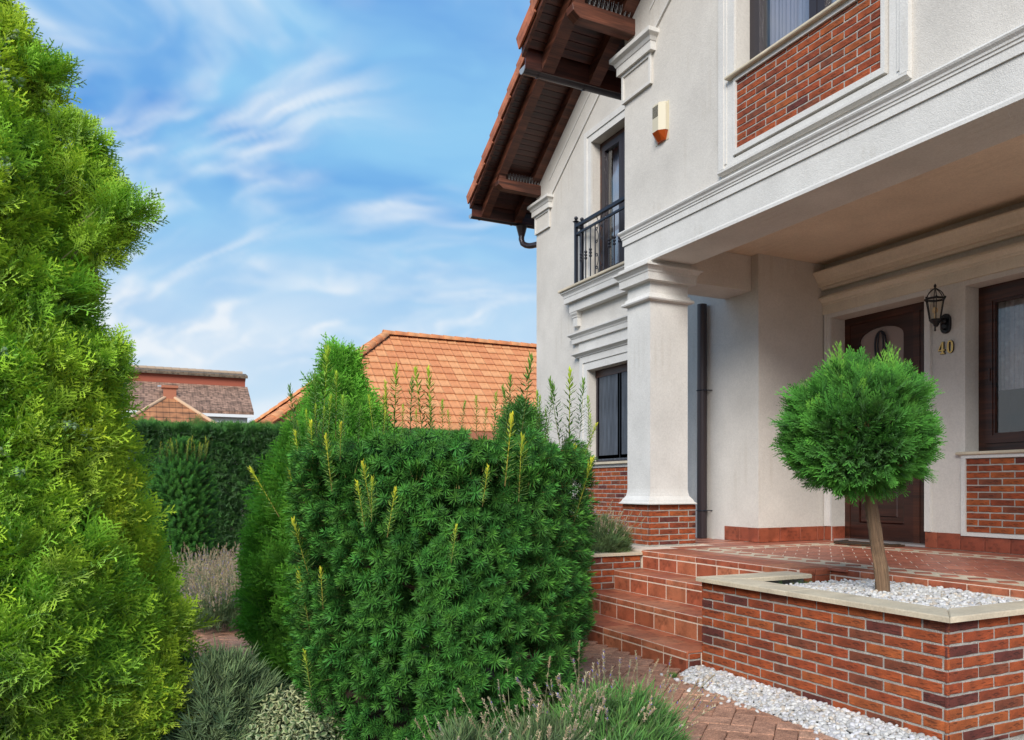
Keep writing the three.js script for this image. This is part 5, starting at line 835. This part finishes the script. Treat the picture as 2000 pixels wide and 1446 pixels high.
// hedge, and the yew pillar before it ------------------------------------------------------------------
{
  const h = thing('conifer_hedge', 'tall clipped dark green conifer hedge closing the back of the garden', 'hedge', null, [0, 0, -17.9]);
  const old = [.026, .105, .02], young = [.09, .27, .038], geos = [0, 1, 2].map(k => plume(80 + k, .30, 7, .0060, old, young, .8, { pairs: 4 })), P = [], x0 = -3.2, x1 = 6.6, H = 2.36, D = .42;
  for (let i = 0; i < 5500; i++) { const x = rr(x0, x1), y = rr(.02, H), z = D - rr(0, .12) - .09 * (lumps(x, y, 1, 2.4, 6) - .3); if (lumps(x, y, 2, 6, 12) < .30) continue; P.push([V(x, y, z), V(rr(-.5, .5), rr(.2, .8), 1), rr(.55, 1.05), tint([1, 1, 1], .22)]); }
  for (let i = 0; i < 2400; i++) { const x = rr(x0, x1), z = rr(-D, D); P.push([V(x, H - rr(0, .10) + .06 * (lumps(x, 1, z, 1.3, 8) - .5), z), V(rr(-.5, .5), 1, rr(-.4, .7)), rr(.6, 1.1), tint([1.1, 1.1, 1], .22)]); }
  for (let i = 0; i < 1500; i++) P.push([V(rr(x0, x1), rr(.02, H), -D + rr(0, .1)), V(rr(-.5, .5), rr(.2, .8), -1), rr(.7, 1.1), tint([1, 1, 1], .2)]);
  for (let i = 0; i < 2000; i++) P.push([V(rr(x0, x1), rr(.02, H - .1), rr(-.2, .28)), V(rr(-.5, .5), .6, .8), rr(.8, 1.2), tint([1, 1, 1], .2)]);
  scatter(h, 'foliage', geos, leafMat, P);
  for (let x = x0 + .3; x < x1; x += .75) part(h, 'trunk', wuv(rod([x, 0, 0], [x, H - .3, 0], .045, 7, .015)), bark);
  const whip = [0, 1].map(k => plume(90 + k, .34, 5, .004, [.05, .10, .02], [.13, .20, .04], .35, { pairs: 6 })), T = []; for (let i = 0; i < 60; i++) T.push([V(rr(.2, 3.4), H - .05, rr(-.2, .3)), V(rr(-.25, .25), 1, rr(-.2, .2)), rr(.55, 1.2), tint([1, 1, 1], .2)]); scatter(h, 'loose_tips', whip, leafMat, T);
}
function yewPillar(name, label, pos, r, H, n, gl, seed) {
  const t = thing(name, label, 'yew', null, pos), prof = curve([[0, r * .7], [H * .25, r * .95], [H * .6, r], [H * .85, r * .8], [H, r * .3]]); part(t, 'trunk', wuv(rod([0, 0, 0], [0, H * .8, 0], .04, 7, .015)), bark);
  const big = [yewSprig(seed, .12, 34, .036, .0030, yOld, yYoung), yewSprig(seed + 1, .11, 32, .036, .0030, yOld, yYoung)], P = [];
  for (const d of [.05, .14]) for (const [p, nrm] of overBody(n, .03, H, prof, d, seed, 4, .12)) P.push([p, nrm.multiplyScalar(.8).add(V(rr(-.4, .4), rr(.3, .9), rr(-.4, .4))), rr(.8, 1.2), tint([1, 1, 1], .2)]);
  scatter(t, 'foliage', big, yewMat, P);
  if (gl) { const G = []; for (let i = 0; i < gl; i++) { const a = rnd() * 6.28, q = r * .75 * Math.sqrt(rnd()); G.push([V(Math.cos(a) * q, H - .22, Math.sin(a) * q), V(rr(-.2, .2), 1, rr(-.2, .2)), rr(.9, 1.7), tint([1, 1, 1], .15)]); } scatter(t, 'yellow_shoots', [yewSprig(seed + 5, .20, 36, .026, .0032, [.09, .17, .02], [.36, .40, .03], .8)], leafMat, G); }
}
yewPillar('yew_pillar', 'small dark yew column with yellow tips in front of the hedge', [.62, 0, -12.25], .40, 1.86, 1500, 46, 101);
yewPillar('yew_bush', 'dark yew bush beside the gabled wall window, behind the clipped yew', [3.42, 0, -7.6], .34, 1.62, 900, 0, 111);
// topiary conifer in the planter ----------------------------------------------------------------------------
{
  const B = [4.14, .60, -3.62], t = thing('topiary_tree', 'clipped ball of green cypress on a bare leaning stem in the planter', 'topiary', null, B);
  const c = V(3.87 - B[0], 1.60 - B[1], -3.57 - B[2]);
  // stem, twisted and ridged
  const path = new THREE.CatmullRomCurve3([V(0, -.05, 0), V(-.03, .15, .01), V(-.09, .34, .02), V(-.15, .52, .04), V(-.20, .75, .05), V(c.x, c.y + .1, c.z)]);
  const g = new THREE.TubeGeometry(path, 60, .037, 18), p = g.attributes.position, u = g.attributes.uv; for (let i = 0; i < p.count; i++) { const s = u.getX(i), o = path.getPointAt(clamp(s)), a = u.getY(i) * 6.283 + s * 3, k = (1.12 - .28 * s + .45 * Math.max(0, .1 - s) * 4) * (1 + .14 * Math.sin(a * 3) + .10 * Math.sin(a * 7 + s * 9) + .08 * (vnoise(s * 30 + 5, a * 2 + 20, .5) - .5)); p.setXYZ(i, o.x + (p.getX(i) - o.x) * k, o.y + (p.getY(i) - o.y) * k, o.z + (p.getZ(i) - o.z) * k); } g.computeVertexNormals();
  part(t, 'trunk', g, M3(.74, .51, .33, { map: again(tWood, 2, 6), bumpMap: again(tWood, 2, 6), bumpScale: .008, roughness: .95 }));
  for (let i = 0; i < 18; i++) { const a = i * 2.4, ph = .2 + .8 * (i % 6) / 6, l = .33; part(t, 'limb', wuv(rod([c.x, c.y - .18 + .1 * ph, c.z], [c.x + Math.cos(a) * l * Math.cos(ph), c.y - .12 + Math.sin(ph) * l, c.z + Math.sin(a) * l * Math.cos(ph)], .010, 5, .003)), bark); }
  const old = [.010, .056, .010], young = [.105, .38, .034], R = .37, geos = [0, 1, 2, 3].map(k => plume(130 + k, .23, 5, .0030, old, young, .52, { pairs: 5, ang: .42 })), P = [];
  const body = (n, depth) => { for (let i = 0; i < n; i++) { const y = rr(-1, 1), a = rnd() * 6.283, q = Math.sqrt(1 - y * y), n0 = V(Math.cos(a) * q, y, Math.sin(a) * q), k = (1 + .22 * (lumps(n0.x, n0.y, n0.z, 2.2, 5) - .5) * 2) * (n0.y < -.55 ? .55 / -n0.y * .5 + .5 : 1); const r = R * k - depth * (.5 + rnd()) - .05; if (lumps(n0.x, n0.y, n0.z, 7, 8) < .44 && depth < .1) continue; P.push([V(c.x + n0.x * r, c.y + n0.y * r * .92, c.z + n0.z * r), n0.clone().multiplyScalar(.9).add(V(rr(-.35, .35), .35 + rr(-.1, .4), rr(-.35, .35))), rr(.6, 1.25), tint([1, 1, 1], .25)]); } };
  body(1500, .05); body(700, .15); body(400, .26); scatter(t, 'crown', geos, deepMat, P);
  // long soft shoots rising from the top
  const sh = [0, 1, 2].map(k => plume(140 + k, .34, 3, .0026, [.05, .21, .02], [.26, .60, .06], .16, { pairs: 9, ang: .40 })), S = [];
  for (let i = 0; i < 150; i++) { const a = rnd() * 6.283, q = Math.sqrt(rnd()) * .34, y = Math.sqrt(Math.max(0, .36 ** 2 - q * q)); S.push([V(c.x + Math.cos(a) * q, c.y + y * .85 - .08, c.z + Math.sin(a) * q), V(Math.cos(a) * q * .8 + rr(-.12, .12) - .06, 1, Math.sin(a) * q * .8 + rr(-.12, .12) - .04), rr(.3, .75) * (rnd() < .2 ? 1.5 : 1), tint([1, 1, 1], .15)]); }
  for (let i = 0; i < 150; i++) { const y = rr(-.75, .8), a = rnd() * 6.283, q = Math.sqrt(1 - y * y), n0 = V(Math.cos(a) * q, y, Math.sin(a) * q); S.push([c.clone().addScaledVector(n0, R * .86), n0.clone().add(V(rr(-.25, .25), .45, rr(-.25, .25))), rr(.28, .55), tint([.55, .75, .8], .2)]); }
  scatter(t, 'top_shoots', sh, leafMat, S);
  const br = []; for (let i = 0; i < 26; i++) { const y = rr(-.7, .35), a = rnd() * 6.283, q = Math.sqrt(1 - y * y); br.push([V(c.x + Math.cos(a) * q * R * .93, c.y + y * R * .86, c.z + Math.sin(a) * q * R * .93), V(Math.cos(a), .3, Math.sin(a)), rr(.35, .6), [1, 1, 1]]); }
  scatter(t, 'dry_sprays', [plume(150, .14, 4, .002, [.16, .06, .02], [.30, .12, .03], .6)], dryMat, br);
}
// lavender, herbs, variegated shrub --------------------------------------------------------------------------
const lavStalk = (seed, h, head, flower) => { const R = mulberry(seed), L = new Leaves(), bx = (R() - .5) * .35, bz = (R() - .5) * .35, P = t => V(bx * h * t * t, h * t, bz * h * t * t), g0 = [.10, .15, .05], g1 = [.26, .27, .14]; for (let i = 0; i < 5; i++) { const a = i / 5, b = (i + 1) / 5; L.strip(P(a), P(b), V(1, 0, 0), .0011, .0009, mixc(g0, g1, a), mixc(g0, g1, b)); L.strip(P(a), P(b), V(0, 0, 1), .0011, .0009, mixc(g0, g1, a), mixc(g0, g1, b)); } for (let i = 0; i < 26; i++) { const t = 1 - head / h * (i / 26) * (i > 20 ? 1.5 : 1), az = i * 2.4, o = P(Math.min(1, t)), d = V(Math.cos(az), .9, Math.sin(az)).normalize(), c = R() < flower ? [.22, .17, .55] : mixc([.40, .29, .17], [.56, .45, .29], R()); L.strip(o, o.clone().addScaledVector(d, .009 + .004 * R()), V(-Math.sin(az), .2, Math.cos(az)), .0026, .0012, c, c); } return L.geo(); };
const lavLeaf = (seed, l, n, c0, c1) => { const R = mulberry(seed), L = new Leaves(); for (let i = 0; i < n; i++) { const az = i * 2.4, an = .35 + R() * .7, o = V(0, l * .55 * i / n, 0), d = V(Math.cos(az) * Math.sin(an), Math.cos(an), Math.sin(az) * Math.sin(an)), s = V(-Math.sin(az), 0, Math.cos(az)), e = l * (.35 + .35 * R()), m = o.clone().addScaledVector(d, e * .6); L.strip(o, m, s, .0012, .0021, c0, mixc(c0, c1, .6)); L.strip(m, o.clone().addScaledVector(d, e).add(V(0, e * .12, 0)), s, .0021, 0, mixc(c0, c1, .6), c1); } return L.geo(); };
const dryStalks = [lavStalk(201, .40, .07, .02), lavStalk(202, .46, .055, .04), lavStalk(203, .36, .085, .0), lavStalk(204, .42, .05, .14)];
const lavLeaves = [lavLeaf(211, .12, 16, [.07, .115, .04], [.19, .26, .10]), lavLeaf(212, .14, 18, [.06, .11, .035], [.15, .25, .08])];
function lavender(label, pos, r, nStalk, nLeaf, h, o = {}) {
  const t = thing('lavender_bush', label, 'lavender', null, pos), S = [], L = [];
  for (let i = 0; i < nStalk; i++) { const a = rnd() * 6.283, q = Math.sqrt(rnd()), k = q * r * .55; S.push([V(Math.cos(a) * k, .05, Math.sin(a) * k), V(Math.cos(a) * q * .75 + rr(-.15, .15) + (o.lean?.[0] ?? 0), 1, Math.sin(a) * q * .75 + rr(-.15, .15) + (o.lean?.[1] ?? 0)), h * rr(.75, 1.2) / .42, tint([1, 1, 1], .2)]); }
  for (let i = 0; i < nLeaf; i++) { const a = rnd() * 6.283, q = Math.sqrt(rnd()), y = (o.lh ?? .26) * (1 - q * q * .6) * Math.sqrt(rnd()); L.push([V(Math.cos(a) * q * r * .85, y, Math.sin(a) * q * r * .85), V(Math.cos(a) * q * .7 + rr(-.3, .3), 1, Math.sin(a) * q * .7 + rr(-.3, .3)), rr(.7, 1.25), tint(o.leaf ?? [1, 1, 1], .2)]); }
  scatter(t, 'flower_stalks', o.stalks ?? dryStalks, dryMat, S); scatter(t, 'leaves', lavLeaves, dryMat, L);
}
lavender('lavender clump with dry tan heads below the clipped yew', [1.52, 0, -3.14], .24, 60, 260, .40, { stalks: [dryStalks[0], dryStalks[1], dryStalks[2]] });
lavender('green leafy lavender with few purple flowers beside the paved path', [1.93, 0, -3.22], .34, 80, 520, .42, { lh: .34, leaf: [.85, 1.3, .7], lean: [.12, .1], stalks: [dryStalks[3], dryStalks[1], lavStalk(207, .40, .04, .15)] });
lavender('short dry lavender at the bottom edge before the yew', [1.22, 0, -3.22], .18, 34, 160, .30);
lavender('grey lavender spilling over the low brick planter by the pillar', [4.02, .58, -7.0], .34, 150, 800, .42, { lh: .36, leaf: [.9, .95, .8] });
lavender('taller dry lavender behind it, against the brick wall', [3.80, .58, -7.25], .26, 130, 260, .48);
[['broad lavender cushion nearest the curve of the path', .72, -8.0, .42], ['lavender cushion behind the nearest one', .95, -8.8, .45], ['lavender cushion in the middle of the drift', .62, -9.4, .48], ['lavender cushion towards the hedge', 1.05, -10.2, .5], ['lavender cushion at the foot of the yew column', .75, -11.0, .5], ['lavender cushion at the far right of the drift', 1.5, -11.2, .5]].forEach(([l, x, z, r]) => lavender(l, [x, 0, z], r, 300, 420, .44, { lh: .3 }));
{
  const herb = (label, pos, r, H, n, leaf, nm) => { const t = thing(nm, label, 'shrub', null, pos), P = []; for (let i = 0; i < n; i++) { const a = rnd() * 6.283, ph = Math.acos(rnd()), k = rnd() < .65 ? rr(.82, 1) : rr(.4, .9), d = V(Math.sin(ph) * Math.cos(a), Math.cos(ph), Math.sin(ph) * Math.sin(a)); P.push([V(d.x * r * k, d.y * H * k, d.z * r * k), d.clone().add(V(rr(-.4, .4), rr(.2, .8), rr(-.4, .4))), rr(.75, 1.3), tint([1, 1, 1], .2)]); } scatter(t, 'foliage', leaf, dryMat, P); for (let i = 0; i < 8; i++) { const a = i * .785; part(t, 'stem', wuv(rod([0, 0, 0], [Math.cos(a) * r * .5, H * .6, Math.sin(a) * r * .5], .006, 5, .003)), bark); } return t; };
  herb('grey green narrow leaved shrub between the thuja and yew', [.40, 0, -4.42], .27, .44, 1500, [lavLeaf(221, .11, 18, [.065, .115, .038], [.20, .30, .12]), lavLeaf(222, .10, 16, [.07, .12, .04], [.24, .33, .14])], 'herb_shrub');
  // rounded leaves, green in the middle and cream at the margin
  const euLeaf = seed => { const R = mulberry(seed), L = new Leaves(); for (let i = 0; i < 9; i++) { const az = i * 2.4 + R() * .4, an = .5 + R() * .8, o = V(0, .012 * i, 0), d = V(Math.cos(az) * Math.sin(an), Math.cos(an), Math.sin(az) * Math.sin(an)), s = V(-Math.sin(az), 0, Math.cos(az)), l = .021 + .009 * R(), up = d.clone().cross(s).multiplyScalar(.004), G = mixc([.07, .13, .04], [.12, .19, .06], R()), Cm = mixc([.34, .38, .18], [.46, .48, .27], R()), P = (t, w) => o.clone().addScaledVector(d, l * t).addScaledVector(s, w * l); const oc = [[.05, 0], [.25, .24], [.55, .33], [.85, .2], [1, 0]], ic = [[.12, 0], [.3, .13], [.55, .19], [.76, .11], [.86, 0]]; for (const g of [-1, 1]) for (let k = 0; k < 4; k++) { const a = P(oc[k][0], g * oc[k][1]).add(up), b = P(oc[k + 1][0], g * oc[k + 1][1]).add(up), c = P(ic[k][0], g * ic[k][1]), e = P(ic[k + 1][0], g * ic[k + 1][1]); L.tri(a, b, e, Cm, Cm, Cm); L.tri(a, e, c, Cm, Cm, Cm); L.tri(c, e, P(.5, 0), G, G, G); } } return L.geo(); };
  herb('small variegated cream and green shrub under the clipped yew', [.70, 0, -4.12], .17, .24, 420, [euLeaf(231), euLeaf(232), euLeaf(233)], 'variegated_shrub');
  const wp = []; const w = thing('weed_tuft', 'tiny green weed at the corner of the lowest step', 'weed', null, [3.19, .02, -4.56]); for (let i = 0; i < 26; i++) wp.push([V(rr(-.04, .04), 0, rr(-.05, .05)), V(rr(-.8, .8), 1, rr(-.8, .8)), rr(.2, .4), tint([.6, 1.1, .4], .2)]); scatter(w, 'leaves', lavLeaves, dryMat, wp);
  const w2 = thing('weed_tuft', 'small dry weeds in the bare corner of the planter', 'weed', null, [4.0, .60, -4.32]), W = []; for (let i = 0; i < 60; i++) W.push([V(rr(-.25, .3), 0, rr(-.06, .1)), V(rr(-.8, .8), 1, rr(-.8, .8)), rr(.2, .42), tint(rnd() < .5 ? [.7, 1.0, .4] : [1.5, 1.0, .6], .2)]); scatter(w2, 'leaves', lavLeaves, dryMat, W);
}
renderer.render(scene, camera);
